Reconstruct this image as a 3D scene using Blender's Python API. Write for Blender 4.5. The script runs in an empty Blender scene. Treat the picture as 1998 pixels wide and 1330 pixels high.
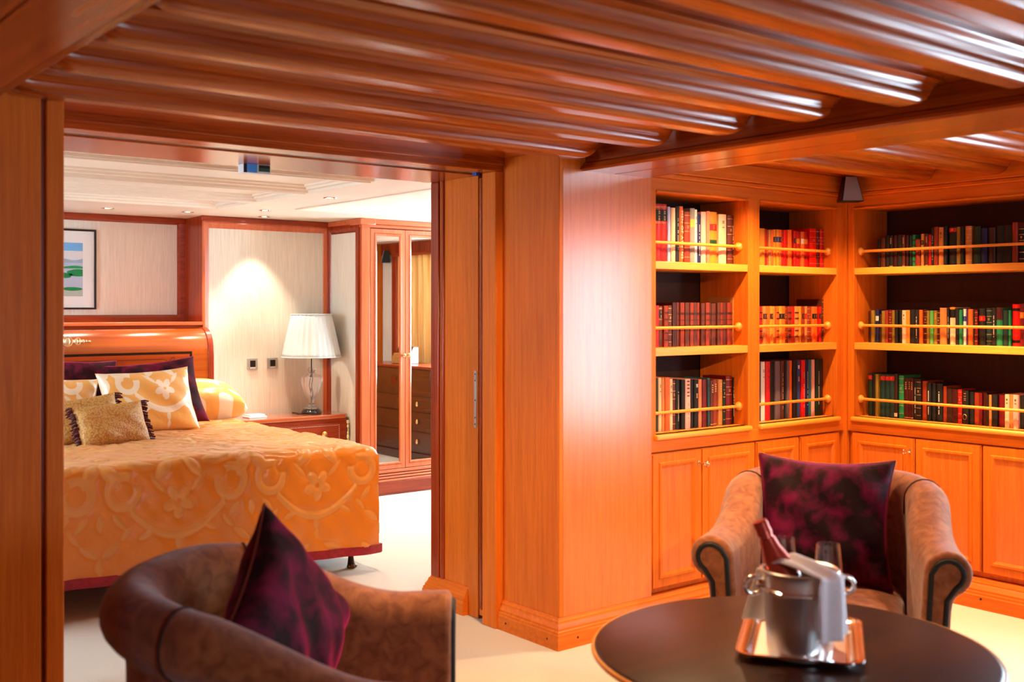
import bpy, bmesh, math, random
from mathutils import Vector, Matrix
random.seed(7)
sc = bpy.context.scene
COL = sc.collection
R = math.radians
# ------------------------------------------------------------------ camera
F, CX, CY, H = 2116.0, 999.0, 602.0, 1.42          # focal length in px, principal point, eye height
YAW = math.atan2(2651.0, 2116.0)
FW = (math.cos(YAW), math.sin(YAW)); RT = (math.sin(YAW), -math.cos(YAW))
cam_d = bpy.data.cameras.new('camera'); cam = bpy.data.objects.new('camera', cam_d); COL.objects.link(cam)
cam.location = (0, 0, H); cam.rotation_euler = (R(90), 0, YAW - R(90))
cam_d.sensor_width = 36; cam_d.lens = 36 * F / 1998; cam_d.shift_y = -63.0 / 1998
cam_d.clip_start = 0.05
cam_d.dof.use_dof = True; cam_d.dof.focus_distance = 6.6; cam_d.dof.aperture_fstop = 3.2
sc.camera = cam
# ------------------------------------------------------------------ world, exposure, lamps that light whole rooms
sc.view_settings.view_transform = 'Standard'; sc.view_settings.look = 'None'
sc.view_settings.exposure = 0.7; sc.view_settings.gamma = 1.0; sc.view_settings.use_curve_mapping = False
w = bpy.data.worlds.new('world'); sc.world = w; w.use_nodes = True
w.node_tree.nodes['Background'].inputs[0].default_value = (0.55, 0.75, 1.0, 1)
w.node_tree.nodes['Background'].inputs[1].default_value = 0.05
WARM = (1.0, 0.63, 0.31); DAY = (0.62, 0.84, 1.0)
WIN_LIB, WIN_BED = 15.0, 25.0                       # window pane radiance
LIB_SPOT, BED_SPOT = 80.0, 38.0                   # downlight watts
# ------------------------------------------------------------------ pixel helpers (photo frame 1998 x 1330)
def ray(u, v):
    s = (u - CX) / F
    return (FW[0] + s * RT[0], FW[1] + s * RT[1], -(v - CY) / F)
def pz(u, v, z):
    r = ray(u, v); k = (z - H) / r[2]; return Vector((r[0] * k, r[1] * k, z))
def pX(u, v, X):
    r = ray(u, v); k = X / r[0]; return Vector((X, r[1] * k, H + r[2] * k))
def pY(u, v, Y):
    r = ray(u, v); k = Y / r[1]; return Vector((r[0] * k, Y, H + r[2] * k))
# ------------------------------------------------------------------ materials
MATS = {}
def srgb(h):
    if isinstance(h, str):
        c = [int(h[i:i + 2], 16) / 255 for i in (0, 2, 4)]
        return tuple((x / 12.92 if x <= 0.04045 else ((x + 0.055) / 1.055) ** 2.4) for x in c)
    return h
def newmat(name):
    m = bpy.data.materials.new(name); m.use_nodes = True
    n = m.node_tree.nodes; return m, n, m.node_tree.links, n['Principled BSDF']
def P(name, col, rough=0.5, metal=0.0, spec=0.5, coat=0.0, sheen=0.0, sheen_col=None, trans=0.0, emit=None, es=0.0, bump=0.0, bscale=200.0, ior=1.45):
    if name in MATS: return MATS[name]
    m, n, l, b = newmat(name); c = srgb(col)
    b.inputs['Base Color'].default_value = (*c, 1); b.inputs['Roughness'].default_value = rough
    b.inputs['Metallic'].default_value = metal; b.inputs['Specular IOR Level'].default_value = spec
    b.inputs['Coat Weight'].default_value = coat; b.inputs['Coat Roughness'].default_value = 0.15
    b.inputs['Sheen Weight'].default_value = sheen; b.inputs['IOR'].default_value = ior
    if sheen_col: b.inputs['Sheen Tint'].default_value = (*srgb(sheen_col), 1)
    b.inputs['Transmission Weight'].default_value = trans
    if emit: b.inputs['Emission Color'].default_value = (*srgb(emit), 1); b.inputs['Emission Strength'].default_value = es
    # slight procedural variation on every surface
    tc = n.new('ShaderNodeTexCoord'); nz = n.new('ShaderNodeTexNoise'); nz.inputs['Scale'].default_value = bscale
    l.new(tc.outputs['Object'], nz.inputs['Vector'])
    if bump:
        bp = n.new('ShaderNodeBump'); bp.inputs['Strength'].default_value = bump; bp.inputs['Distance'].default_value = 0.002
        l.new(nz.outputs['Fac'], bp.inputs['Height']); l.new(bp.outputs['Normal'], b.inputs['Normal'])
    elif not trans and metal < 0.5 and not emit:
        mx = n.new('ShaderNodeMix'); mx.data_type = 'RGBA'; mx.blend_type = 'MULTIPLY'; mx.inputs[0].default_value = 0.18
        mx.inputs[6].default_value = (*c, 1); l.new(nz.outputs['Fac'], mx.inputs[7]); l.new(mx.outputs[2], b.inputs['Base Color'])
    MATS[name] = m; return m
def wood(name, axis, dark, light, rough=0.32, coat=0.35, scale=34.0, spec=0.5):
    """straight-grained veneer, grain running along the given axis"""
    key = name + axis
    if key in MATS: return MATS[key]
    m, n, l, b = newmat(key)
    tc = n.new('ShaderNodeTexCoord'); mp = n.new('ShaderNodeMapping')
    mp.inputs['Scale'].default_value = tuple(0.035 if a == axis else 1.0 for a in 'xyz')
    l.new(tc.outputs['Object'], mp.inputs['Vector'])
    nz = n.new('ShaderNodeTexNoise'); nz.inputs['Scale'].default_value = scale; nz.inputs['Detail'].default_value = 5; nz.inputs['Roughness'].default_value = 0.65; nz.inputs['Distortion'].default_value = 0.4
    l.new(mp.outputs['Vector'], nz.inputs['Vector'])
    n2 = n.new('ShaderNodeTexNoise'); n2.inputs['Scale'].default_value = scale * 7; n2.inputs['Detail'].default_value = 2
    l.new(mp.outputs['Vector'], n2.inputs['Vector'])
    ad = n.new('ShaderNodeMath'); ad.operation = 'MULTIPLY_ADD'; ad.inputs[1].default_value = 0.35; l.new(n2.outputs['Fac'], ad.inputs[0]); l.new(nz.outputs['Fac'], ad.inputs[2])
    cr = n.new('ShaderNodeValToRGB'); cr.color_ramp.elements[0].position = 0.42; cr.color_ramp.elements[1].position = 0.95
    cr.color_ramp.elements[0].color = (*srgb(dark), 1); cr.color_ramp.elements[1].color = (*srgb(light), 1)
    l.new(ad.outputs[0], cr.inputs['Fac']); l.new(cr.outputs['Color'], b.inputs['Base Color'])
    bp = n.new('ShaderNodeBump'); bp.inputs['Strength'].default_value = 0.05; bp.inputs['Distance'].default_value = 0.001
    l.new(n2.outputs['Fac'], bp.inputs['Height']); l.new(bp.outputs['Normal'], b.inputs['Normal'])
    b.inputs['Roughness'].default_value = rough; b.inputs['Coat Weight'].default_value = coat; b.inputs['Coat Roughness'].default_value = 0.22
    b.inputs['Specular IOR Level'].default_value = spec
    MATS[key] = m; return m
def W(axis): return wood('library_cherry_', axis, (0.50, 0.098, 0.006), (0.72, 0.175, 0.012), rough=0.42, scale=60, coat=0.05, spec=0.16)
def WP(axis): return wood('polished_cherry_', axis, (0.50, 0.098, 0.006), (0.72, 0.175, 0.012), rough=0.30, scale=60, coat=0.6, spec=0.5)
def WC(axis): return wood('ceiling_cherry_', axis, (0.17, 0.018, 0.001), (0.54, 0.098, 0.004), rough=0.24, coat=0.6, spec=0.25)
def WF(axis): return wood('shelf_oak_', axis, (0.70, 0.24, 0.02), (0.88, 0.36, 0.04), rough=0.42, coat=0.2)
def WM(axis): return wood('mahogany_', axis, (0.17, 0.014, 0.003), (0.38, 0.046, 0.008), rough=0.26, coat=0.25, spec=0.35)
def WL(axis): return wood('wardrobe_cherry_', axis, (0.46, 0.085, 0.025), (0.66, 0.16, 0.055), rough=0.22, coat=0.4)
def velvet(name, dark, shine, sheen):
    if name in MATS: return MATS[name]
    m, n, l, b = newmat(name)
    tc = n.new('ShaderNodeTexCoord'); nz = n.new('ShaderNodeTexNoise'); nz.inputs['Scale'].default_value = 13; nz.inputs['Detail'].default_value = 6; nz.inputs['Distortion'].default_value = 0.3
    l.new(tc.outputs['Object'], nz.inputs['Vector'])
    cr = n.new('ShaderNodeValToRGB'); cr.color_ramp.elements[0].position = 0.44; cr.color_ramp.elements[1].position = 0.72  # lighter noise patches put the pile's sheen into the base colour
    cr.color_ramp.elements[0].color = (*srgb(dark), 1); cr.color_ramp.elements[1].color = (*srgb(shine), 1)
    l.new(nz.outputs['Fac'], cr.inputs['Fac']); l.new(cr.outputs['Color'], b.inputs['Base Color'])
    b.inputs['Roughness'].default_value = 0.75; b.inputs['Specular IOR Level'].default_value = 0.15
    b.inputs['Sheen Weight'].default_value = 1.0; b.inputs['Sheen Roughness'].default_value = 0.3; b.inputs['Sheen Tint'].default_value = (*srgb(sheen), 1)
    bp = n.new('ShaderNodeBump'); bp.inputs['Strength'].default_value = 0.5; bp.inputs['Distance'].default_value = 0.01
    l.new(nz.outputs['Fac'], bp.inputs['Height']); l.new(bp.outputs['Normal'], b.inputs['Normal'])
    MATS[name] = m; return m
def carpet():
    if 'carpet' in MATS: return MATS['carpet']
    m, n, l, b = newmat('cream_carpet')
    tc = n.new('ShaderNodeTexCoord'); nz = n.new('ShaderNodeTexNoise'); nz.inputs['Scale'].default_value = 420; nz.inputs['Detail'].default_value = 3
    l.new(tc.outputs['Object'], nz.inputs['Vector'])
    cr = n.new('ShaderNodeValToRGB'); cr.color_ramp.elements[0].color = (0.50, 0.44, 0.36, 1); cr.color_ramp.elements[1].color = (0.78, 0.73, 0.64, 1)
    l.new(nz.outputs['Fac'], cr.inputs['Fac']); l.new(cr.outputs['Color'], b.inputs['Base Color'])
    bp = n.new('ShaderNodeBump'); bp.inputs['Strength'].default_value = 0.4; bp.inputs['Distance'].default_value = 0.003
    l.new(nz.outputs['Fac'], bp.inputs['Height']); l.new(bp.outputs['Normal'], b.inputs['Normal'])
    b.inputs['Roughness'].default_value = 0.95; b.inputs['Specular IOR Level'].default_value = 0.1
    MATS['carpet'] = m; return m
def fabric(name, c1, c2, scale=90, rough=0.85, sheen=0.3, sheen_col=None, axis=None, bump=0.3):
    if name in MATS: return MATS[name]
    m, n, l, b = newmat(name)
    tc = n.new('ShaderNodeTexCoord'); mp = n.new('ShaderNodeMapping'); l.new(tc.outputs['Object'], mp.inputs['Vector'])
    if axis: mp.inputs['Scale'].default_value = tuple(0.03 if a == axis else 1 for a in 'xyz')
    nz = n.new('ShaderNodeTexNoise'); nz.inputs['Scale'].default_value = scale; nz.inputs['Detail'].default_value = 4; nz.inputs['Distortion'].default_value = 0.8
    l.new(mp.outputs['Vector'], nz.inputs['Vector'])
    cr = n.new('ShaderNodeValToRGB'); cr.color_ramp.elements[0].position = 0.35; cr.color_ramp.elements[1].position = 0.65
    cr.color_ramp.elements[0].color = (*srgb(c1), 1); cr.color_ramp.elements[1].color = (*srgb(c2), 1)
    l.new(nz.outputs['Fac'], cr.inputs['Fac']); l.new(cr.outputs['Color'], b.inputs['Base Color'])
    bp = n.new('ShaderNodeBump'); bp.inputs['Strength'].default_value = bump; bp.inputs['Distance'].default_value = 0.002
    l.new(nz.outputs['Fac'], bp.inputs['Height']); l.new(bp.outputs['Normal'], b.inputs['Normal'])
    b.inputs['Roughness'].default_value = rough; b.inputs['Sheen Weight'].default_value = sheen; b.inputs['Specular IOR Level'].default_value = 0.2
    if sheen_col: b.inputs['Sheen Tint'].default_value = (*srgb(sheen_col), 1)
    MATS[name] = m; return m
def damask(name, ground, figure, r1=0.38, r2=0.5):
    """two-tone woven cloth: a per-vertex weave mask picks ground or figure yarn"""
    if name in MATS: return MATS[name]
    m, n, l, b = newmat(name)
    at = n.new('ShaderNodeAttribute'); at.attribute_name = 'weave'
    cr = n.new('ShaderNodeValToRGB'); cr.color_ramp.elements[0].position = 0.35; cr.color_ramp.elements[1].position = 0.65
    cr.color_ramp.elements[0].color = (*srgb(ground), 1); cr.color_ramp.elements[1].color = (*srgb(figure), 1)
    l.new(at.outputs['Fac'], cr.inputs['Fac']); l.new(cr.outputs['Color'], b.inputs['Base Color'])
    mr = n.new('ShaderNodeMapRange'); mr.inputs[3].default_value = r1; mr.inputs[4].default_value = r2
    l.new(at.outputs['Fac'], mr.inputs[0]); l.new(mr.outputs[0], b.inputs['Roughness'])
    b.inputs['Sheen Weight'].default_value = 0.15; b.inputs['Sheen Tint'].default_value = (1, 0.9, 0.75, 1); b.inputs['Specular IOR Level'].default_value = 0.6
    tc = n.new('ShaderNodeTexCoord'); nz = n.new('ShaderNodeTexNoise'); nz.inputs['Scale'].default_value = 14; nz.inputs['Detail'].default_value = 5
    l.new(tc.outputs['Object'], nz.inputs['Vector'])
    bp = n.new('ShaderNodeBump'); bp.inputs['Strength'].default_value = 0.25; bp.inputs['Distance'].default_value = 0.02
    l.new(nz.outputs['Fac'], bp.inputs['Height']); l.new(bp.outputs['Normal'], b.inputs['Normal'])
    MATS[name] = m; return m
# ------------------------------------------------------------------ mesh builder
class MB:
    def __init__(s): s.v = []; s.f = []; s.att = None
    def add(s, vs, fs):
        o = len(s.v); s.v += [tuple(p) for p in vs]; s.f += [tuple(i + o for i in f) for f in fs]; return s
    def box(s, x0, x1, y0, y1, z0, z1):
        return s.add([(x0, y0, z0), (x1, y0, z0), (x1, y1, z0), (x0, y1, z0), (x0, y0, z1), (x1, y0, z1), (x1, y1, z1), (x0, y1, z1)],
                     [(0, 3, 2, 1), (4, 5, 6, 7), (0, 1, 5, 4), (1, 2, 6, 5), (2, 3, 7, 6), (3, 0, 4, 7)])
    def prism(s, pts, axis, a, b):
        n = len(pts); vs = []
        for t in (a, b):
            for p, q in pts: vs.append({'x': (t, p, q), 'y': (p, t, q), 'z': (p, q, t)}[axis])
        return s.add(vs, [tuple(range(n)), tuple(range(2 * n - 1, n - 1, -1))] + [(i, (i + 1) % n, n + (i + 1) % n, n + i) for i in range(n)])
    def lathe(s, prof, n=32, c=(0, 0, 0), axis='z', flute=None):
        vs = []; fs = []
        for k, (r, z) in enumerate(prof):
            for i in range(n):
                a = 2 * math.pi * i / n; rr = r * (1 + (flute(a, k) if flute else 0))
                p = (rr * math.cos(a), rr * math.sin(a), z)
                if axis == 'x': p = (p[2], p[0], p[1])
                if axis == 'y': p = (p[0], p[2], p[1])
                vs.append((c[0] + p[0], c[1] + p[1], c[2] + p[2]))
        m = len(prof)
        for k in range(m - 1):
            for i in range(n): fs.append((k * n + i, k * n + (i + 1) % n, (k + 1) * n + (i + 1) % n, (k + 1) * n + i))
        fs.append(tuple(range(n - 1, -1, -1))); fs.append(tuple((m - 1) * n + i for i in range(n)))
        return s.add(vs, fs)
    def tube(s, path, r, n=8, closed=False):
        path = [Vector(p) for p in path]; m = len(path); vs = []; fs = []
        up = Vector((0.13, 0.21, 0.97)).normalized(); prev = None
        for k in range(m):
            if closed: d = path[(k + 1) % m] - path[k - 1]
            else: d = path[min(k + 1, m - 1)] - path[max(k - 1, 0)]
            d.normalize()
            a = (prev - d * prev.dot(d)) if prev else (up - d * up.dot(d))
            if a.length < 1e-5: a = Vector((1, 0, 0)) - d * d.x
            a.normalize(); b = d.cross(a); prev = a
            rr = r[k] if isinstance(r, (list, tuple)) else r
            for i in range(n):
                t = 2 * math.pi * i / n; vs.append(path[k] + (a * math.cos(t) + b * math.sin(t)) * rr)
        for k in range(m if closed else m - 1):
            k2 = (k + 1) % m
            for i in range(n): fs.append((k * n + i, k * n + (i + 1) % n, k2 * n + (i + 1) % n, k2 * n + i))
        if not closed: fs.append(tuple(range(n - 1, -1, -1))); fs.append(tuple((m - 1) * n + i for i in range(n)))
        return s.add(vs, fs)
    def grid(s, fn, nu, nv, wrap=False):
        vs = [fn(i / (nu - (0 if wrap else 1)), j / (nv - 1)) for j in range(nv) for i in range(nu)]; fs = []
        for j in range(nv - 1):
            for i in range(nu if wrap else nu - 1):
                i2 = (i + 1) % nu; fs.append((j * nu + i, j * nu + i2, (j + 1) * nu + i2, (j + 1) * nu + i))
        return s.add(vs, fs)
    def ball(s, c, rx, ry=None, rz=None, n=16, m=10):
        ry = ry or rx; rz = rz or rx
        return s.lathe([(max(1e-4, math.sin(math.pi * k / m)), -math.cos(math.pi * k / m)) for k in range(m + 1)], n) and s._squash(n * (m + 1), c, rx, ry, rz)
    def _squash(s, cnt, c, rx, ry, rz):
        for i in range(len(s.v) - cnt, len(s.v)):
            x, y, z = s.v[i]; s.v[i] = (c[0] + x * rx, c[1] + y * ry, c[2] + z * rz)
        return s
    def mitre(s, a0, a1, b0, b1, prof, Pm):
        """moulding swept round a rectangle: prof = (inset, height) pairs, Pm(a, b, h) -> xyz"""
        vs = []; fs = []
        for d, h in prof:
            for a, b in ((a0 + d, b0 + d), (a1 - d, b0 + d), (a1 - d, b1 - d), (a0 + d, b1 - d)): vs.append(Pm(a, b, h))
        for k in range(len(prof) - 1):
            for i in range(4): fs.append((4 * k + i, 4 * k + (i + 1) % 4, 4 * k + 4 + (i + 1) % 4, 4 * k + 4 + i))
        return s.add(vs, fs)
    def xf(s, mat):
        s.v = [tuple(mat @ Vector(p)) for p in s.v]; return s
    def mesh(s, name, smooth=0):
        me = bpy.data.meshes.new(name); me.from_pydata(s.v, [], s.f)
        bm = bmesh.new(); bm.from_mesh(me); bmesh.ops.recalc_face_normals(bm, faces=bm.faces); bm.to_mesh(me); bm.free()
        if smooth:
            for p in me.polygons: p.use_smooth = True
            me.set_sharp_from_angle(angle=R(smooth))
        return me
    def build(s, name, mat, parent=None, smooth=0, bevel=0.0, seg=2, sub=0):
        me = s.mesh(name, smooth); me.materials.append(mat)
        o = bpy.data.objects.new(name, me); COL.objects.link(o)
        if parent is not None:
            o.parent = parent
            if parent.get('_abs'): o.location = tuple(-c for c in parent['_abs'])
            elif parent.parent is None and parent.type == 'MESH': pass
        if bevel:
            md = o.modifiers.new('bevel', 'BEVEL'); md.width = bevel; md.segments = seg; md.limit_method = 'ANGLE'; md.angle_limit = R(40)
            if not smooth:
                for p in me.polygons: p.use_smooth = True
                me.set_sharp_from_angle(angle=R(35))
        if sub:
            md = o.modifiers.new('sub', 'SUBSURF'); md.levels = sub; md.render_levels = sub
        return o
def tag(o, label=None, cat=None, group=None, kind=None):
    if label: o['label'] = label
    if cat: o['category'] = cat
    if group: o['group'] = group
    if kind: o['kind'] = kind
    return o
def empty(name, loc, label, cat, group=None, rz=0.0, absolute=False):
    """an Empty at a thing's base; with absolute=True its parts are written in room coordinates"""
    o = bpy.data.objects.new(name, None); COL.objects.link(o); o.empty_display_size = 0.05
    o.location = loc; o.rotation_euler = (0, 0, rz)
    if absolute: o['_abs'] = tuple(loc)
    return tag(o, label, cat, group)
def struct(name, mb, mat, parent=None, **k):
    o = mb.build(name, mat, parent, **k)
    if parent is None: o['kind'] = 'structure'
    return o
def copy_tree(o, parent=None):
    c = o.copy(); COL.objects.link(c); c.parent = parent
    for ch in o.children: copy_tree(ch, c)
    return c
# ================================================================== the setting
XP, YP = 2.98, 3.42            # corner of the panelled pillar
XB = 5.0                       # face of the long bookcase
ZT = 2.115                     # library ceiling board
XL, YBK = -2.2, -2.2           # library left and back walls
Y1, Y2 = 3.42, 4.36            # faces of the partition between library and bedroom
BX0, BX1, BY1 = -1.0, 6.1, 7.97
fl = MB(); fl.box(XL - .1, 6.3, YBK - .1, 8.2, -.08, 0); floor = struct('floor', fl, carpet())

# base moulding profile (out, z) for a wall; out is measured from the panel face
BASE = [(0, 0), (.030, 0), (.030, .062), (.027, .066), (.027, .075), (.022, .079), (.022, .088), (.016, .098), (.012, .108), (.012, .114), (.006, .120), (.004, .128), (0, .128)]
def base_x(mb, x0, x1, yface, sgn=-1, k=1.0, m0=0, m1=0):
    """moulding along x on a face at y=yface looking towards sgn; m0/m1 = 1 mitre outwards, -1 inwards"""
    n = len(BASE); vs = []
    for xe, mt, dr in ((x0, m0, -1), (x1, m1, 1)):
        for o, z in BASE: vs.append((xe + dr * mt * o * k, yface + sgn * o * k, z))
    mb.add(vs, [tuple(range(n)), tuple(range(2 * n - 1, n - 1, -1))] + [(i, (i + 1) % n, n + (i + 1) % n, n + i) for i in range(n)])
def base_y(mb, y0, y1, xface, sgn=-1, k=1.0, m0=0, m1=0):
    n = len(BASE); vs = []
    for ye, mt, dr in ((y0, m0, -1), (y1, m1, 1)):
        for o, z in BASE: vs.append((xface + sgn * o * k, ye + dr * mt * o * k, z))
    mb.add(vs, [tuple(range(n)), tuple(range(2 * n - 1, n - 1, -1))] + [(i, (i + 1) % n, n + (i + 1) % n, n + i) for i in range(n)])

# --- pillar at the right of the opening
m = MB(); m.box(XP, 3.53, YP, 3.80, 0, ZT); pil = struct('wall_pillar', m, W('z'), bevel=.004)
m = MB(); m.box(XP + .021, 3.529, YP - .003, YP + .001, .129, 2.01); m.build('veneer_panel', WP('z'), pil)
m = MB(); m.box(XP - .001, XP + .02, YP - .004, YP + .018, .128, 2.06); m.build('corner_bead', W('z'), pil, bevel=.003)
m = MB(); base_y(m, YP, 3.80, XP, -1, 1, 1, 0); base_x(m, XP, 3.53, YP, -1, 1, 1, 0); m.build('base_moulding', W('x'), pil, smooth=25)
m = MB()
for y in (3.46, 3.74): m.lathe([(.005, 0), (.005, .002)], 10, (XP - .0315, y, .038), 'x')
for x in (3.06, 3.42): m.lathe([(.005, 0), (.005, .002)], 10, (x, YP - .0315, .04), 'y')
m.build('screw_plug', P('plug', '2a0a04', .6), pil)
m = MB(); m.box(2.94, 3.6, 3.80, 3.90, 0, 2.03); jb = struct('trim_1', m, W('z'), bevel=.004)
m = MB(); m.box(3.10, 3.6, 3.90, 3.98, 0, 2.03); struct('wall_pocket', m, P('pocket_dark', '1a0804', .8))
m = MB(); m.box(2.975, 3.09, 3.928, 3.968, .02, 2.015); door = struct('door_1', m, W('z'), bevel=.003)
m = MB(); m.box(2.968, 2.977, 3.940, 3.956, .05, 2.01); m.build('edge_strip', WM('z'), door, bevel=.002)
m = MB(); m.box(2.978, 3.6, 3.98, 4.06, 0, 2.03); fr = struct('trim_2', m, W('z'), bevel=.003)
m = MB(); m.box(2.9745, 2.979, 3.988, 4.008, .875, 1.135); pl = m.build('strike_plate', P('steel', 'b9b4ae', .3, 1.0), fr, bevel=.001)
m = MB()
for z in (.89, .92, 1.0, 1.09, 1.12): m.lathe([(.004, 0), (.004, .001)], 10, (2.9738, 3.998, z), 'x')
m.build('screw_hole', P('hole', '0a0a0a', .7), pl)
m = MB(); m.box(2.985, 3.6, 4.06, Y2 - .01, 0, ZT); rv = struct('wall_reveal', m, W('z'), bevel=.003)
m = MB(); m.box(2.975, 3.0, 4.255, 4.275, .128, 2.03); m.box(2.975, 3.0, 4.295, Y2, .128, 2.03); m.build('corner_moulding', WM('z'), rv, bevel=.004)
m = MB(); base_y(m, 4.06, Y2, 2.985, -1, 1.2, 0, 1); base_x(m, 2.985, 3.6, Y2, 1, 1.2, 1, 0); m.build('base_moulding', W('y'), rv, smooth=25)
m = MB(); m.box(3.53, 6.2, 3.78, Y2 - .02, 0, 2.3); struct('wall_partition', m, W('z'))
# --- column at the left of the opening
m = MB(); m.box(XL, .925, Y1, Y2, 0, ZT); cl = struct('wall_column', m, W('z'), bevel=.003)
m = MB(); m.box(.937, .99, Y1 - .004, Y2, 0, 2.05); m.build('corner_post', W('z'), cl, bevel=.004)
m = MB(); m.box(.92, .94, Y1 + .012, Y2 - .01, 0, 2.05); m.build('groove', WM('z'), cl)
# --- header over the opening
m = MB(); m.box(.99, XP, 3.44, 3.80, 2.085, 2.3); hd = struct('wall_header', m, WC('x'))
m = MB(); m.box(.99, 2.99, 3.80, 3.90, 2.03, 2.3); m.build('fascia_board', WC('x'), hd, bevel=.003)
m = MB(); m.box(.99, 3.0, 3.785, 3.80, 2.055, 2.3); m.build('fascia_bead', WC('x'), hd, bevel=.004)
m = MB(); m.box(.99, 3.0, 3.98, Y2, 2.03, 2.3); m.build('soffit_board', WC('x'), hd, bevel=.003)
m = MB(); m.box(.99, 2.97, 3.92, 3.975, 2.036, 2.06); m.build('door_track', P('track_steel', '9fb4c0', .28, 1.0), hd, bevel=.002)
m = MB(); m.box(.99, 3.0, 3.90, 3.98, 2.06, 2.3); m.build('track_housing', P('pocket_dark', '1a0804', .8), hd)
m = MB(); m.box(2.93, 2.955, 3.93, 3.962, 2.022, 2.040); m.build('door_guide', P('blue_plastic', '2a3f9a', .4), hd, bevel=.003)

# --- library ceiling with beams and battens
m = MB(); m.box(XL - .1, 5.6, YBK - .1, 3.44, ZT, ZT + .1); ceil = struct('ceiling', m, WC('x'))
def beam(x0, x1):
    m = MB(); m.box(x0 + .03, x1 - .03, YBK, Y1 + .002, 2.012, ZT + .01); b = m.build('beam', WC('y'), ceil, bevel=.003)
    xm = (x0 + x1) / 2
    m = MB(); m.box(x0 + .03, xm - .003, YBK, Y1, 2.006, 2.013); m.box(xm + .003, x1 - .03, YBK, Y1, 2.006, 2.013); m.build('soffit_board', WC('y'), b, bevel=.002)  # darker ceiling cherry stands in for shade under the beam
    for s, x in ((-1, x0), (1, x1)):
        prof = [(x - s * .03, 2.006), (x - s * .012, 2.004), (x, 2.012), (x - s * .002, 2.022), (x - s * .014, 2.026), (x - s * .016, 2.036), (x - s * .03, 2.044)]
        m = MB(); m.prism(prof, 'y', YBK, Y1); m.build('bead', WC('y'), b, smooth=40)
beam(3.10, 3.50); beam(.36, .77)
ZB = 2.04
BP = [(0, 2.117), (0, 2.048), (-.008, 2.040), (-.062, 2.040), (-.072, 2.042), (-.086, 2.050), (-.093, 2.062), (-.094, 2.074), (-.104, 2.076), (-.108, 2.082), (-.112, 2.090), (-.122, 2.097), (-.136, 2.100), (-.142, 2.104), (-.142, 2.117)]
BY = [3.375, 2.965, 2.59, 2.235, 1.88, 1.525, 1.165, .805, .445, .085]
def batten(x0, x1, yf):
    """moulded ceiling batten with rounded returns at both ends"""
    m = MB(); n = len(BP); yc = yf - .07; ts = [(0, .0), (.012, .45), (.03, .75), (.055, .93), (.085, 1.0)]
    st = [(x0 + a, k) for a, k in ts] + [(x1 - a, k) for a, k in reversed(ts)]
    vs = []
    for x, k in st:
        for dy, z in BP: vs.append((x, yc + (yf + dy - yc) * (.55 + .45 * k), 2.117 + (z - 2.117) * (.35 + .65 * k)))
    fs = [tuple(range(n)), tuple((len(st) - 1) * n + i for i in range(n - 1, -1, -1))]
    for j in range(len(st) - 1):
        for i in range(n): fs.append((j * n + i, j * n + (i + 1) % n, (j + 1) * n + (i + 1) % n, (j + 1) * n + i))
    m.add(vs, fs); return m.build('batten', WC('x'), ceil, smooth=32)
for y in BY:
    batten(.79, 3.085, y)
    if y < 3.3: batten(3.515, 4.965, y)
for y in BY[3:]: batten(-2.1, .345, y)

# --- outer shell of the library
m = MB(); m.box(5.345, 5.46, 1.80, 4.36, 0, 2.3); struct('wall_behind_bookcase', m, W('z'))
m = MB(); m.box(4.99, 5.34, 3.40, 3.80, 0, 2.3); struct('wall_corner', m, W('z'))
m = MB(); m.box(XL - .12, XL, YBK, Y1, 0, 2.3); struct('wall_left', m, W('z'))
m = MB(); m.box(XL, 1.2, YBK - .12, YBK, 0, 2.3); m.box(1.7, 5.4, YBK - .12, YBK, 0, 2.3); m.box(1.2, 1.7, YBK - .12, YBK, 0, .8); m.box(1.2, 1.7, YBK - .12, YBK, 1.8, 2.3); struct('wall_back', m, W('z'))
m = MB(); m.box(1.2, 1.7, YBK - .1, YBK - .09, .8, 1.8); struct('window_5', m, P('daylight_pane', (1, 1, 1), .1, emit=DAY, es=WIN_LIB))
m = MB()                                       # right wall beyond the bookcase, with two windows
WINS = [(.85, 1.76), (-.15, .30)]
m.box(5.02, 5.3, -2.2, 1.86, 0, .62); m.box(5.02, 5.3, -2.2, 1.86, 1.86, 2.3)
for a, b in ((1.76, 1.86), (.30, .85), (-2.2, -.15)): m.box(5.02, 5.3, a, b, .62, 1.86)
struct('wall_right', m, W('z'))
for i, (a, b) in enumerate(WINS):
    m = MB(); m.box(5.22, 5.23, a, b, .62, 1.86)
    wn = struct('window_%d' % (i + 1), m, P('daylight_pane', (1, 1, 1), .1, emit=DAY, es=WIN_LIB))
    m = MB(); Pm = lambda y, z, h: (5.02 - h, y, z)
    m.mitre(a - .06, b + .06, .56, 1.92, [(0, 0), (0, .02), (.02, .03), (.05, .022), (.06, .01), (.06, -.2)], Pm); m.build('window_frame', W('y'), wn)
    m = MB(); m.box(5.15, 5.19, (a + b) / 2 - .015, (a + b) / 2 + .015, .62, 1.86); m.build('mullion', W('z'), wn)

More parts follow.
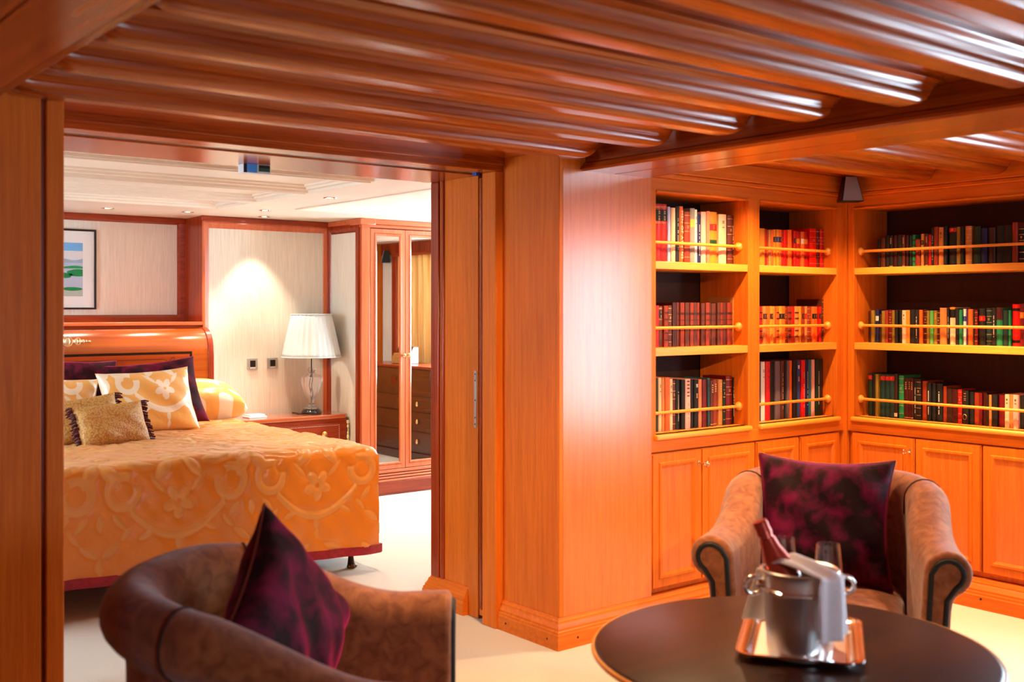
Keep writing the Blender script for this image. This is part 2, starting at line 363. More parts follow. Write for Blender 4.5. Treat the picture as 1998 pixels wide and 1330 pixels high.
# --- bedroom shell
CREAM = P('cream_paint', 'f2ead8', .38, bscale=2)
WALLF = fabric('ivory_wall_fabric', (.66, .60, .50), (.76, .71, .62), 160, .9, .1, axis='z', bump=.1)
m = MB(); m.box(BX0, BX1, Y2, BY1, 2.136, 2.26); bc = struct('ceiling_bedroom', m, CREAM)
bc.name = 'ceiling_bedroom'
REC = [(BX0 + .1, 3.03, 4.44, 4.965), (BX0 + .1, 3.03, 5.03, 5.70), (BX0 + .1, 3.03, 5.765, 6.39), (BX0 + .1, 3.03, 6.455, 6.98), (3.48, 5.75, 4.6, 6.72)]
def slab(mb, x0, x1, y0, y1, z0, z1, holes):
    xs = sorted({x0, x1, *[h[0] for h in holes], *[h[1] for h in holes]}); ys = sorted({y0, y1, *[h[2] for h in holes], *[h[3] for h in holes]})
    for i in range(len(xs) - 1):
        for j in range(len(ys) - 1):
            cx, cy = (xs[i] + xs[i + 1]) / 2, (ys[j] + ys[j + 1]) / 2
            if not any(h[0] < cx < h[1] and h[2] < cy < h[3] for h in holes): mb.box(xs[i], xs[i + 1], ys[j], ys[j + 1], z0, z1)
m = MB(); slab(m, BX0, BX1, Y2, BY1, 2.10, 2.137, REC); m.build('soffit_panel', CREAM, bc)
for r in REC:
    m = MB(); m.mitre(*r, [(-.010, 2.099), (-.006, 2.094), (.012, 2.094), (.016, 2.108), (.040, 2.111), (.044, 2.123), (.062, 2.126), (.066, 2.1365)], lambda a, b, h: (a, b, h))
    m.build('coffer_moulding', CREAM, bc, smooth=30)
# bedroom left wall with an added fill-light pane, right wall with window and curtain
m = MB(); m.box(BX0 - .1, BX0, Y2, BY1, 0, .8); m.box(BX0 - .1, BX0, Y2, BY1, 1.8, 2.2); m.box(BX0 - .1, BX0, Y2, 4.9, .8, 1.8); m.box(BX0 - .1, BX0, 6.4, BY1, .8, 1.8)
struct('wall_bedroom_left', m, WALLF)
m = MB(); m.box(BX0 - .09, BX0 - .08, 4.9, 6.4, .8, 1.8); struct('window_3', m, P('fill_pane_bed', (1, 1, 1), .1, emit=DAY, es=WIN_BED * .55))  # glowing pane added as bedroom fill light, out of view
WY0, WY1 = 4.98, 6.75
m = MB(); m.box(BX1, BX1 + .1, Y2, BY1, 0, .75); m.box(BX1, BX1 + .1, Y2, BY1, 1.95, 2.2); m.box(BX1, BX1 + .1, Y2, WY0, .75, 1.95); m.box(BX1, BX1 + .1, WY1, BY1, .75, 1.95)
wr = struct('wall_bedroom_right', m, WALLF)
m = MB(); m.box(BX1 - .03, BX1, 4.58, 4.66, .1, 2.10); m.box(BX1 - .025, BX1, 4.36, 4.58, 1.98, 2.1); m.box(BX1 - .025, BX1, 4.66, 7.1, 1.98, 2.1); m.build('panel_frame', WM('z'), wr, bevel=.004)
m = MB(); m.box(BX1 + .07, BX1 + .08, WY0, WY1, .75, 1.95); struct('window_4', m, P('fill_pane_bed2', (1, 1, 1), .1, emit=DAY, es=WIN_BED))
# bed-head wall: niche, pilaster, fabric panel, wardrobe side
YN, YW, XPI, XS = 7.97, 7.61, 3.178, 4.213
m = MB(); m.box(BX0, BX1, YN, YN + .12, 0, 2.2); wb = struct('wall_bedroom_back', m, WALLF)
m = MB(); m.box(BX0, XPI, YW, YN, 0, 1.30); lo = struct('wall_niche_base', m, WM('x'), bevel=.003)
m = MB(); m.box(BX0, XPI + .01, YW - .02, YN, 1.30, 1.325); m.build('ledge', WL('x'), lo, bevel=.004)
m = MB(); m.box(XPI, XS, YW, YN, 0, 2.10); wp = struct('wall_pilaster', m, WM('z'), bevel=.003)
Pm = lambda a, b, h: (a, YN - h, b)
m = MB(); m.mitre(BX0, XPI, 1.325, 2.10, [(0, .03), (.03, .028), (.045, .02), (.05, .01), (.05, 0)], Pm); m.build('panel_frame', WM('x'), wb, smooth=30)
m = MB(); m.box(BX0, XPI, YN - .05, YN, 2.06, 2.10); m.build('cornice', WM('x'), wb, bevel=.008)
m = MB(); m.box(XPI + .045, XS - .04, YW - .006, YW, .1, 2.02); m.build('fabric_panel', WALLF, wp)
Pm = lambda a, b, h: (a, YW - h, b)
m = MB(); m.mitre(XPI - .004, XS, 0, 2.06, [(0, 0), (0, .024), (.012, .026), (.03, .018), (.045, .012), (.05, .004)], Pm); m.build('panel_frame', WL('z'), wp, smooth=30)
m = MB(); m.box(XPI - .02, XS, YW - .04, YW, 2.06, 2.10); m.build('cornice', WM('x'), wp, bevel=.008)
# ================================================================== bookcases
SH = [(1.635, .035), (1.241, .036)]; ZO0, ZO1 = .85, 1.95
KEYM = P('key_metal', 'd9cbb0', .25, 1.0)
DARKIN = wood('shaded_case_back_', 'z', (.020, .004, .002), (.045, .008, .003), .7, 0.0)  # shade inside the shelves put into a near-black back colour
def bookcase(name, label, T, a0, a1, bays, doors, base_out, keys, a_base0=None):
    """built-in bookcase; T(a, o, z): a runs along the front, o is depth behind the face (negative = proud)"""
    ctr = T((a0 + a1) / 2, .16, 0)
    root = empty(name, ctr, label, 'bookcase', absolute=True)
    ax = 'x' if abs(T(1, 0, 0)[0] - T(0, 0, 0)[0]) > .5 else 'y'
    def bx(mb, A0, A1, o0, o1, z0, z1):
        p, q = T(A0, o0, z0), T(A1, o1, z1)
        mb.box(min(p[0], q[0]), max(p[0], q[0]), min(p[1], q[1]), max(p[1], q[1]), z0, z1)
    D = .33
    def one(nm, mat, *b, par=root, bev=.002):
        mb = MB(); bx(mb, *b); return mb.build(nm, mat, par, bevel=bev)
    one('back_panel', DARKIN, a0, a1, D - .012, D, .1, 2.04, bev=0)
    one('plinth', W(ax), a0, a1, -.004, D - .02, 0, .128)
    one('cabinet_body', W('z'), a0, a1, .022, D - .02, .13, .80)
    one('counter_board', WF(ax), a0, a1, .003, D - .02, .80, ZO0)
    one('top_board', W(ax), a0, a1, .003, D - .02, ZO1, 2.04)
    # face frame
    edges = [a0] + [e for b in bays for e in b] + [a1]
    for i in range(0, len(edges), 2):
        if edges[i + 1] - edges[i] > .001:
            one('stile', W('z'), edges[i], edges[i + 1], 0, .024, ZO0 - .06, 2.0)
            c0, c1 = edges[i], edges[i + 1]
            if i > 0 or True:
                if i: one('side_panel', W('z'), c0, min(c0 + .02, c1), .024, D - .02, ZO0, ZO1)
                if i < len(edges) - 2: one('side_panel', W('z'), max(c1 - .02, c0), c1, .024, D - .02, ZO0, ZO1)
    one('top_rail', W(ax), a0, a1, -.001, .02, ZO1 + .004, 2.012)
    one('cornice', W(ax), a0, a1, -.018, .02, 2.012, 2.034, bev=.006)
    one('cornice', W(ax), a0, a1, -.03, .02, 2.034, 2.115, bev=.004)
    one('bottom_rail', W(ax), a0, a1, -.002, .02, .772, ZO0 - .022)
    for b in bays:
        mb = MB(); bx(mb, b[0] - .012, b[1] + .012, -.022, .045, ZO0 - .024, ZO0); mb.build('sill_moulding', WF(ax), root, bevel=.009, seg=3)
        mb = MB(); bx(mb, b[0], b[1], -.006, .02, ZO1 - .004, ZO1 + .008); mb.build('lintel_bead', W(ax), root, bevel=.004)
        for z, t in SH: one('shelf', WF(ax), b[0], b[1], .002, D - .02, z - t, z)
        for z in (SH[0][0], SH[1][0], ZO0):
            zr = z + .09
            p0, p1 = T(b[0] + .03, .055, zr), T(b[1] - .03, .055, zr)
            mb = MB(); mb.tube([T(b[0], .055, zr), T(b[1], .055, zr)], .0075, 12); rod = mb.build('gallery_rail', WF(ax), root, smooth=60)
            for e, s in ((b[0], 1), (b[1], -1)):
                mb = MB(); prof = [(.004, 0), (.020, .001), (.022, .006), (.020, .013), (.012, .018), (.0085, .022), (.0085, .028)]
                mb.lathe([(r, s * h) for r, h in prof], 18); q = T(e, .055, zr)
                mt = Matrix.Rotation(R(90), 4, 'Y') if ax == 'x' else Matrix.Rotation(R(-90), 4, 'X')
                if ax == 'y': mt = Matrix.Rotation(R(90), 4, 'X')
                mb.xf(Matrix.Translation(Vector(q)) @ mt); mb.build('rail_boss', WF(ax), rod, smooth=50)
    # cupboard doors
    Pm = lambda a, z, h: T(a, -h, z)
    for i, (d0, d1) in enumerate(doors):
        mb = MB(); bx(mb, d0, d1, .002, .022, .157, .765); dr = mb.build('door', W('z'), root, bevel=.002)
        mb = MB(); mb.mitre(d0 + .004, d1 - .004, .161, .761, [(0, -.003), (0, .004), (.036, .004), (.040, .010), (.050, .010), (.060, .002), (.066, -.001)], Pm); mb.build('door_moulding', WF('z') if False else W('z'), dr, smooth=28)
        mb = MB(); bx(mb, d0 + .064, d1 - .064, -.0005, .004, .225, .697); mb.build('door_panel', wood('door_veneer_', 'z', (.46, .088, .008), (.70, .18, .02), .34, .3, 60), dr)
        if i in keys:
            e = d1 - .022; z = .70; q = Vector(T(e, -.004, z)); nrm = Vector(T(0, -1, 0)) - Vector(T(0, 0, 0)); al = Vector(T(1, 0, 0)) - Vector(T(0, 0, 0))
            mb = MB(); mb.tube([q, q + nrm * .035], .004, 8)
            c = q + nrm * .05
            mb.tube([c + (nrm * math.cos(t) + Vector((0, 0, 1)) * math.sin(t)) * .013 for t in [k * math.pi / 8 for k in range(16)]], .0032, 6, True)
            c2 = q + nrm * .04 + al * .02
            mb.tube([c2 + (al * math.cos(t) + nrm * math.sin(t)) * .011 for t in [k * math.pi / 8 for k in range(16)]], .0028, 6, True)
            mb.build('key', KEYM, dr, smooth=60)
            mb = MB(); mb.tube([Vector(T(e, -.002, z - .012)), Vector(T(e, -.002, z + .012))], .006, 8); mb.build('keyhole_plate', KEYM, dr)
    return root
TA = lambda a, o, z: (a, YP + o, z)
TBk = lambda a, o, z: (XB + o, -a, z)          # a = -Y so that it grows towards the window
caseA = bookcase('bookcase', 'two-bay cherry wood bookcase with cupboards, built in beside the pillar', TA, 3.53, 5.0,
                 [(3.561, 4.206), (4.293, 4.935)], [(3.535, 3.862), (3.866, 4.252), (4.268, 4.605), (4.620, 4.95)], .03, [0])
caseB = bookcase('bookcase', 'long single-bay cherry wood bookcase with cupboards behind the armchair', TBk, -3.398, -1.86,
                 [(-3.36, -1.90)], [(-3.372, -3.010), (-3.004, -2.660), (-2.652, -2.306), (-2.300, -1.95)], .09, [0])
m = MB(); base_x(m, 3.53, XB, YP, -1, 1, 0, -1); m.build('base_moulding', W('x'), caseA, smooth=25)
m = MB(); base_y(m, 1.86, YP, XB, -1, 2.6, 0, -.3); m.build('base_moulding', W('y'), caseB, smooth=25)
m = MB(); m.lathe([(.005, 0), (.005, .002)], 10, (XB - .080, 2.62, .05), 'x'); m.build('screw_plug', P('plug', '2a0a04', .6), caseB)

# ================================================================== books
BC = {  # code: (word, colour)
 'r': ('red', 'b01008'), 'R': ('bright red', 'd80a06'), 'd': ('dark red', '6a0805'), 'm': ('maroon', '3c0606'), 'u': ('rust brown', '8a2c10'),
 'n': ('brown', '5a2410'), 'N': ('dark brown', '2e140a'), 'c': ('cream', 'e8c49a'), 't': ('tan', 'c07a3a'), 'a': ('amber', 'd8841c'),
 'o': ('orange', 'e06018'), 'k': ('black', '0c0a0a'), 'p': ('pink', 'eeb0a0'), 's': ('salmon', 'ea8058'), 'b': ('pale blue', 'a8b0dc'),
 'w': ('white', 'e6ded6'), 'y': ('grey', '8c8680'), 'v': ('navy blue', '0a1450'), 'e': ('teal', '0c7484'), 'E': ('dark teal', '06302c'),
 'g': ('green', '14804c'), 'G': ('dark green', '08280e'), 'l': ('light green', '5aa84a'), 'i': ('olive', '8a6a14'), 'h': ('mauve', '6a5a66'), 'z': ('slate', '34444e'), 'x': ('violet', '4a2060'), 'q': ('blue', '1a4a9a')}
LABC = {'r': 'red', 'k': 'black', 'q': 'blue', 'w': 'white', 'y': 'yellow', 'o': 'orange', 'n': 'dark'}
LABH = {'r': 'c0180c', 'k': '0c0a0a', 'q': '1a3a9a', 'w': 'eee0d0', 'y': 'd8b840', 'o': 'e88020', 'n': '3a0c06'}
GILT = P('gilt', 'e0a860', .35, .7)
def bookmat(code):
    w, h = BC[code]; leather = code in 'rRdmunNtao'
    return P('book_' + w.replace(' ', '_'), h, .45 if leather else .6, bscale=60, bump=.25 if leather else 0)
# (scale, u offset, v offset, shelf z, list of (x0, x1, y_top, colour, marks)); crop pixels of the photograph
SHELVES = [
 ('A', 9.5, 1275, 380, 1.635, 'pillar-side bay, top shelf', '50 165 160 r K;165 278 165 r K;278 330 218 b -;330 405 238 c -;408 480 215 k W;487 562 210 o M;575 685 310 u G;687 775 245 y Ly;776 818 272 w D;820 906 355 v W;910 1004 312 p -;1006 1064 300 s -;1068 1210 310 a Z;1230 1370 355 c D;1375 1475 380 n G;1480 1540 380 k W'),
 ('A', 11.56, 1475, 420, 1.635, 'corner-side bay, top shelf', '110 223 290 a -;226 284 305 r -;286 332 325 t G;336 400 335 o -;402 463 315 a Lk;466 528 315 a Lq;530 588 320 o Lk;591 645 325 r D;650 732 325 R -;748 840 320 o -;850 908 350 r Ln;910 954 358 r Lo;956 1030 360 r Lo;1033 1100 365 o Lw;1110 1202 370 r Lo;1215 1367 295 R G;1375 1442 305 d G;1446 1508 310 R G;1511 1586 312 r G'),
 ('A', 10.23, 1275, 570, 1.241, 'pillar-side bay, middle shelf', '50 120 262 r -;135 214 278 n K;222 300 268 u Q;310 376 262 n G;390 473 205 m C;476 558 203 n C;562 640 203 u C;643 724 205 n C;745 812 205 u C;814 884 205 n C;887 960 208 u C;963 1034 215 n C;1046 1113 206 u C;1117 1190 208 n C;1193 1280 220 n C;1291 1354 206 n C;1357 1420 206 u C;1424 1480 205 n C;1483 1553 206 u C;1556 1626 206 u C;1630 1700 98 t G;1702 1728 335 m -'),
 ('A', 11.08, 1475, 570, 1.241, 'corner-side bay, middle shelf', '85 148 300 r Q;152 205 300 t Ln;207 250 300 o Ln;253 318 300 o -;322 392 300 a Ln;395 448 300 t -;450 508 300 o Q;511 572 300 a Lk;575 636 300 o Lk;640 708 303 u G;711 790 303 u Q;797 867 305 r -;870 953 303 t Q;956 1014 303 a -;1017 1068 305 u Ln;1072 1144 303 t Lr;1147 1225 303 u G;1232 1298 308 o Lk;1301 1366 308 o Lk;1369 1420 308 r Ln;1423 1484 148 n G;1490 1560 140 n G'),
 ('A', 9.5, 1275, 720, .85, 'pillar-side bay, bottom shelf', '48 112 172 G -;116 168 160 c D;171 220 160 t -;222 305 155 o -;310 380 185 c D;383 440 205 n G;450 518 200 k W;521 588 200 k -;590 692 182 p B;698 768 195 k -;771 846 200 k X;855 912 190 s -;916 986 192 d -;990 1022 190 k -;1026 1062 168 e D;1075 1136 215 n S;1140 1216 198 u S;1230 1304 195 t S;1306 1345 200 G G;1362 1476 132 d G;1486 1566 150 k W'),
 ('A', 8.315, 1475, 680, .85, 'corner-side bay, bottom shelf', '65 112 215 z -;116 180 205 w D;183 246 205 R D;250 328 165 k -;331 414 85 h -;416 456 165 n W;460 503 150 k -;506 543 150 h -;546 604 122 o -;610 678 140 k -;681 738 120 q X;741 800 122 R W;806 864 130 v W;866 914 170 e -;917 965 78 p -;970 1050 85 G W;1056 1170 85 m -'),
 ('B', 11.08, 1700, 420, 1.635, 'long bookcase, top shelf', '130 188 495 k -;190 286 490 n -;290 378 435 k -;381 465 435 k S;470 546 435 m -;550 660 420 k -;665 726 425 n S;730 796 432 m -;810 864 440 G -;867 930 420 g Q;950 1052 520 u -;1080 1136 400 t Lk;1150 1214 400 n S;1216 1286 418 r -;1290 1340 270 k W;1345 1426 252 u -;1430 1546 262 t D;1550 1630 235 k -;1665 1820 245 k Tr;1825 1926 250 i -;1930 2000 240 k -;2006 2146 235 t G;2186 2342 240 G -;2360 2490 280 v -;2520 2666 265 N -;2676 2840 225 k -;2844 3040 210 k -;3046 3160 155 u -;3168 3290 240 k G'),
 ('B', 12.49, 1680, 585, 1.241, 'long bookcase, middle shelf', '165 228 265 m -;245 326 252 i -;338 412 230 v Lw;430 486 345 N -;490 566 260 i -;570 646 250 u -;650 718 240 d G;720 812 250 i -;822 900 250 k -;903 985 245 k -;990 1086 248 c D;1100 1186 245 a -;1190 1305 235 k -;1310 1406 235 k W;1420 1500 240 o -;1510 1592 225 m G;1600 1664 255 i -;1670 1756 258 l -;1760 1846 255 i S;1850 1916 255 m G;1920 2083 190 t -;2086 2128 200 k W;2134 2278 178 c A;2290 2374 205 k -;2390 2462 235 g -;2464 2548 222 w Lq;2552 2588 222 x D;2592 2714 222 o -;2732 2772 240 k -;2774 2840 245 d G;2858 3014 205 k Lr;3022 3162 200 E G;3172 3292 190 k W;3298 3444 185 g An;3458 3582 250 E -;3592 3648 250 g -;3662 3858 105 R Z2;3878 3976 90 d Lo'),
 ('B', 10.23, 1680, 710, .85, 'long bookcase, bottom shelf', '120 206 185 G Tr;210 288 190 k -;291 350 200 i -;355 446 200 E Tr;450 556 205 E Tr;560 660 205 E Tr;664 724 195 N Lf;735 832 230 g G;840 924 285 m S;927 974 285 m S;977 1036 295 m S;1040 1094 300 k W;1097 1190 300 k G;1196 1300 340 u -;1305 1390 370 k W;1393 1470 380 k -;1473 1602 390 k W;1626 1692 443 u -;1697 1796 490 N -;1802 1932 500 m -;1936 2010 507 r G;2015 2135 530 k O;2145 2228 555 k -;2236 2350 567 u -;2356 2412 580 d -;2420 2494 577 m -;2500 2546 610 N -;2550 2600 612 t -;2606 2716 612 k -;2726 2856 612 d -;2864 2952 602 c D;2956 3030 602 t -;3036 3142 612 p D;3150 3256 630 k -'),
]
def book(root_loc, rz, wd, ht, dp, code, marks, label, group):
    b = min(.007, wd * .22); tk = .0025
    n = 7; arc = [(-wd / 2 + wd * i / (n - 1), b * (1 - math.sin(math.pi * i / (n - 1)) ** .7)) for i in range(n)]
    pts = arc + [(wd / 2, dp), (wd / 2 - tk, dp), (wd / 2 - tk, b + .004), (-wd / 2 + tk, b + .004), (-wd / 2 + tk, dp), (-wd / 2, dp)]
    m = MB(); m.prism(pts, 'z', 0, ht)
    me = m.mesh('book', 30); me.materials.append(bookmat(code))
    o = bpy.data.objects.new('book', me); COL.objects.link(o); o.location = root_loc; o.rotation_euler = (0, 0, rz)
    tag(o, label, 'book', group)
    m = MB(); m.box(-wd / 2 + tk, wd / 2 - tk, b + .0045, dp - .004, .003, ht - .004); m.build('pages', P('paper', 'e2c79c', .9), o)
    def band(z0, z1, nm, mat, k=1.0, out=.0007):
        mb = MB(); q = [(x * k * 1.004, y - out) for x, y in arc]; inner = [(x, y + .0006) for x, y in reversed(q)]
        mb.prism(q + inner, 'z', z0 * ht, z1 * ht); return mb.build(nm, mat, o, smooth=30)
    def blab(c): return P('label_' + LABC[c], LABH[c], .45)
    def ticks(zs, w0=.5, h=.006, mat=GILT, nm='spine_lettering', out=.0012):
        mb = MB()
        for z in zs:
            q = [(x * w0, y - out) for x, y in arc]; mb.prism(q + [(x, y + .0006) for x, y in reversed(q)], 'z', z * ht - h / 2, z * ht + h / 2)
        t = mb.build(nm, mat, o); t['kind'] = 'stuff'; return t
    if marks == 'K': band(.71, .90, 'title_label', blab('k')); ticks([.87, .84, .78, .75, .73], .6, .0025); ticks([.955, .935, .69, .67], .98, .0016, GILT, 'gilt_bands')
    elif marks == 'G': ticks([.93, .78, .62, .3, .12], .98, .0024, GILT, 'gilt_bands'); ticks([.72, .69], .55, .004)
    elif marks == 'S': ticks([.9, .85, .8, .75], .55, .006); ticks([.04], .9, .004)
    elif marks == 'C': band(.72, .77, 'tooled_band', P('tooled', '3a0e06', .5)); ticks([.6, .48, .36], .95, .0035, P('tooled', '3a0e06', .5), 'tooled_lines')
    elif marks == 'Q': ticks([.83, .67, .5, .34, .17], 1.0, .006, P('tooled', '3a0e06', .5), 'raised_bands', .003)
    elif marks == 'W': ticks([.18 + .03 * i for i in range(21) if random.random() > .2], .30, .005, P('ink_white', 'd8cfc4', .6))
    elif marks == 'D': ticks([.86, .83, .74], .55, .004, P('ink_dark', '50301c', .6))
    elif marks == 'B': ticks([.95, .88, .81, .73, .66], .7, .006, P('ink_dark', '50301c', .6)); ticks([.5, .47, .4, .3, .22], .3, .003, P('ink_dark', '50301c', .6))
    elif marks == 'X': ticks([.9, .88, .86], .7, .007, P('ink_white', 'd8cfc4', .6), 'spine_emblem'); ticks([.7, .68, .66, .64], .5, .008, GILT, 'spine_emblem')
    elif marks == 'Z': band(.645, .77, 'title_label', blab('r')); band(.355, .47, 'volume_label', P('label_green', '0c4018', .5)); ticks([.74, .71, .68], .6, .003)
    elif marks == 'Z2': band(.84, .905, 'title_label', blab('k')); band(.08, .145, 'publisher_label', blab('k'))
    elif marks == 'A': band(.72, .945, 'title_label', blab('k')); band(.945, .998, 'top_band', blab('o'))
    elif marks == 'An': band(.68, .998, 'title_label', P('label_maroon', '4a0a06', .5))
    elif marks == 'Tr': band(.86, .96, 'title_label', blab('r')); ticks([.93, .90], .6, .003)
    elif marks == 'Lf': band(.04, .12, 'paper_label', blab('w'))
    elif marks == 'O':
        mb = MB(); mb.tube([(math.cos(t) * wd * .32, -.001, ht * .22 + math.sin(t) * wd * .4) for t in [k * math.pi / 8 for k in range(16)]], .0012, 5, True); mb.build('spine_emblem', GILT, o); ticks([.92, .84, .77, .72], .6, .003)
    elif marks == 'M':
        ft = bpy.data.curves.new('lettering', 'FONT'); ft.body = 'MEN OF ATHENS'; ft.size = .0185; ft.space_character = 1.13; ft.align_x = 'CENTER'; ft.align_y = 'CENTER'; ft.extrude = .0003
        t = bpy.data.objects.new('lettering', ft); COL.objects.link(t); bpy.context.view_layer.update()
        lm = bpy.data.meshes.new_from_object(t.evaluated_get(bpy.context.evaluated_depsgraph_get())); bpy.data.objects.remove(t)
        lm.materials.clear(); lm.materials.append(P('ink_cream', 'ffe0b8', .6)); L = bpy.data.objects.new('spine_lettering', lm); COL.objects.link(L); L.parent = o
        L.location = (0, -.0016, ht * .5); L.rotation_euler = (R(90), R(90), 0)
        xs = [v.co.x for v in lm.vertices]; s = ht * .84 / (max(xs) - min(xs)); L.scale = (s, min(s, 1.15), 1)
    elif marks.startswith('L'): band(.66, .80, 'title_label', blab(marks[1])); ticks([.76, .73, .70], .6, .003)
    return o
MW = {'K': 'with black title label', 'G': 'with gilt bands', 'S': 'with stacked gilt lettering', 'C': 'with tooled spine', 'Q': 'with dark raised bands', 'W': 'with pale lettering', 'D': 'with dark lettering', 'B': 'with dark dashes', 'X': 'with gilt emblem', 'Z': 'with red and green labels', 'Z2': 'with black end bands', 'A': 'with black upper label', 'An': 'with maroon top', 'Tr': 'with red top label', 'Lf': 'with white foot label', 'O': 'with round gilt emblem', 'M': 'with cream lettering', '-': 'with plain spine'}
BSET = .085
ORD = 'first second third fourth fifth sixth seventh eighth ninth tenth eleventh twelfth thirteenth fourteenth fifteenth sixteenth seventeenth eighteenth nineteenth twentieth twenty-first twenty-second twenty-third twenty-fourth twenty-fifth'.split()
for case, s, u0, v0, zs, where, data in SHELVES:
    rows = []
    for x0, x1, yt, c, mk in [it.split() for it in data.split(';')]:
        ua, ub, vt = u0 + float(x0) / s, u0 + float(x1) / s, v0 + float(yt) / s
        if case == 'A': pa, pb = pY(ua, vt, YP + BSET), pY(ub, vt, YP + BSET); rows.append([pa.x, pb.x, pa.z, c, mk])
        else: pa, pb = pX(ua, vt, XB + BSET), pX(ub, vt, XB + BSET); rows.append([-pa.y, -pb.y, pa.z, c, mk])
    lo, hi = ((3.565, 4.203) if 'pillar' in where else (4.297, 4.932)) if case == 'A' else (-3.355, -1.91)
    labs = []
    for i, rw in enumerate(rows):
        nb = [BC[rows[j][3]][0] for j in (i - 1, i + 1) if 0 <= j < len(rows)]
        look = MW.get(rw[4]) or 'with %s label' % LABC[rw[4][1]]
        if len(nb) == 2: plc = ('between %s and %s' % tuple(nb)) if nb[0] != nb[1] else 'between two %s' % nb[0]
        else: plc = 'at row end by %s' % nb[0]
        labs.append([BC[rw[3]][0], look, plc])
    start = {'pi': 'the pillar', 'co': 'the centre stile', 'lo': 'the corner'}[where[:2]]
    for i, rw in enumerate(rows):
        col, look, plc = labs[i]
        if labs.count(labs[i]) > 1: plc = '%s from %s' % (ORD[i], start)
        lab = '%s book %s, %s, %s' % (col, look, plc, where)
        while len(lab.split()) > 16: lab = lab.replace('with stacked gilt lettering', 'with gilt lettering').replace(' and green labels', '-green labels') if 'stacked' in lab or 'and green labels' in lab else lab.replace('with ', '', 1)
        a, b = max(rw[0], lo + .001), min(rw[1], hi)
        b = min(b, (rows[i + 1][0] if i + 1 < len(rows) else 9) - .0006); wd = max(b - a, .008); h = max(.12, min(rw[2] - zs, .30))
        c = (a + b) / 2; set_ = BSET + random.uniform(-.006, .008); dp = random.uniform(.14, .17)
        if case == 'A': book((c, YP + set_, zs), 0, wd, h, dp, rw[3], rw[4], lab, 'books on the ' + where)
        else: book((XB + set_, -c, zs), R(-90), wd, h, dp, rw[3], rw[4], lab, 'books on the ' + where)
# ================================================================== bedroom
import numpy as np
BRASS = P('brass', 'e6c07a', .25, 1.0)
BEDX0, BEDX1, BEDF, BEDH = 1.10, 3.10, 5.04, 7.28
bed = empty('bed', (2.1, 6.2, 0), 'double bed with polished mahogany sleigh headboard', 'bed', absolute=True)
m = MB(); m.box(BEDX0 + .06, BEDX1 - .06, 5.10, BEDH, .18, .36); m.build('bed_frame', WM('x'), bed, bevel=.006)
m = MB(); m.box(BEDX0 + .04, BEDX1 - .04, 5.09, BEDH, .362, .655); m.build('mattress', fabric('ticking', (.6, .55, .45), (.7, .65, .55)), bed, bevel=.05, seg=4)
for x, y in ((3.02, 5.20), (1.18, 5.20), (3.02, 7.2), (1.18, 7.2)):
    m = MB(); m.lathe([(.012, .0), (.020, .015), (.016, .05), (.013, .08), (.024, .10), (.027, .115), (.018, .13), (.026, .15), (.03, .185)], 18, (x, y, 0)); lg = m.build('leg', P('bronze', '2e1c10', .35, .6), bed, smooth=50)
    m = MB()
    for k in range(5):
        t = R(-150 + 30 * k); m.ball((x + .022 * math.cos(t), y + .022 * math.sin(t), .012), .011, .014, .012, 10, 6)
    m.build('paw', P('bronze_paw', '6a4a2a', .3, .8), lg, smooth=60)
HB = [(7.33, .30), (7.33, 1.06), (7.332, 1.11), (7.338, 1.15), (7.35, 1.19), (7.372, 1.23), (7.405, 1.262), (7.45, 1.278), (7.50, 1.278), (7.55, 1.26), (7.57, 1.2), (7.57, .30)]
HW = wood('headboard_', 'x', (.24, .032, .004), (.52, .11, .010), .16, .5, 9)
m = MB(); m.prism(HB, 'x', 1.07, 3.105); hb = m.build('headboard', HW, bed, smooth=40)
HB2 = [((y - 7.45) * 1.07 + 7.45, z + (.008 if z > .5 else 0)) for y, z in HB]
for xa, xb in ((3.105, 3.145), (1.03, 1.07)):
    m = MB(); m.prism(HB2, 'x', xa, xb); m.build('end_scroll', WM('z'), hb, smooth=40, bevel=.004)
m = MB(); m.box(1.217, 2.968, 7.3292, 7.331, .5, 1.105); m.build('centre_panel', wood('headboard_panel_', 'x', (.22, .022, .004), (.42, .062, .009), .16, .5, 12), hb)
INK = P('ebony_inlay', '180604', .3)
m = MB(); m.box(1.20, 2.985, 7.3285, 7.331, 1.105, 1.122); m.box(2.968, 2.985, 7.3285, 7.331, .5, 1.105); m.box(1.20, 1.217, 7.3285, 7.331, .5, 1.105); m.build('inlay_frame', INK, hb)
m = MB(); m.tube([(1.3, 7.3292, 1.072), (2.78, 7.3292, 1.072), (2.80, 7.3292, 1.062), (2.815, 7.3292, 1.055), (2.83, 7.3292, 1.065), (2.84, 7.3292, 1.08), (2.855, 7.3292, 1.085), (2.862, 7.3292, 1.075), (2.85, 7.3292, 1.065), (2.838, 7.3292, 1.05), (2.84, 7.3292, 1.03)], .0018, 6); m.build('inlay_line', INK, hb)
# gilt mount in the middle of the roll
m = MB(); yo = 7.352
for s in (-1, 1):
    for dx, r, rz in ((.02, .012, .022), (.05, .02, .03), (.085, .008, .014), (.105, .014, .02), (.13, .010, .015), (.15, .012, .012), (.172, .007, .007), (.19, .010, .005)): m.ball((2.1 + s * dx, yo - .003, 1.205), r, .008, rz, 12, 6)
    m.tube([(2.1 + s * (.05 + .03 * math.cos(t)), yo - .006, 1.205 + .032 * math.sin(t)) for t in [k * math.pi / 8 for k in range(16)]], .004, 6, True)
    m.tube([(2.1 + s * (.115 + .02 * math.cos(t)), yo - .004, 1.205 + .022 * math.sin(t)) for t in [k * math.pi / 8 for k in range(16)]], .0035, 6, True)
m.ball((2.1, yo - .006, 1.205), .03, .01, .034, 16, 8); m.build('gilt_mount', P('pale_gilt', 'f2dfae', .3, .8), hb, smooth=60)

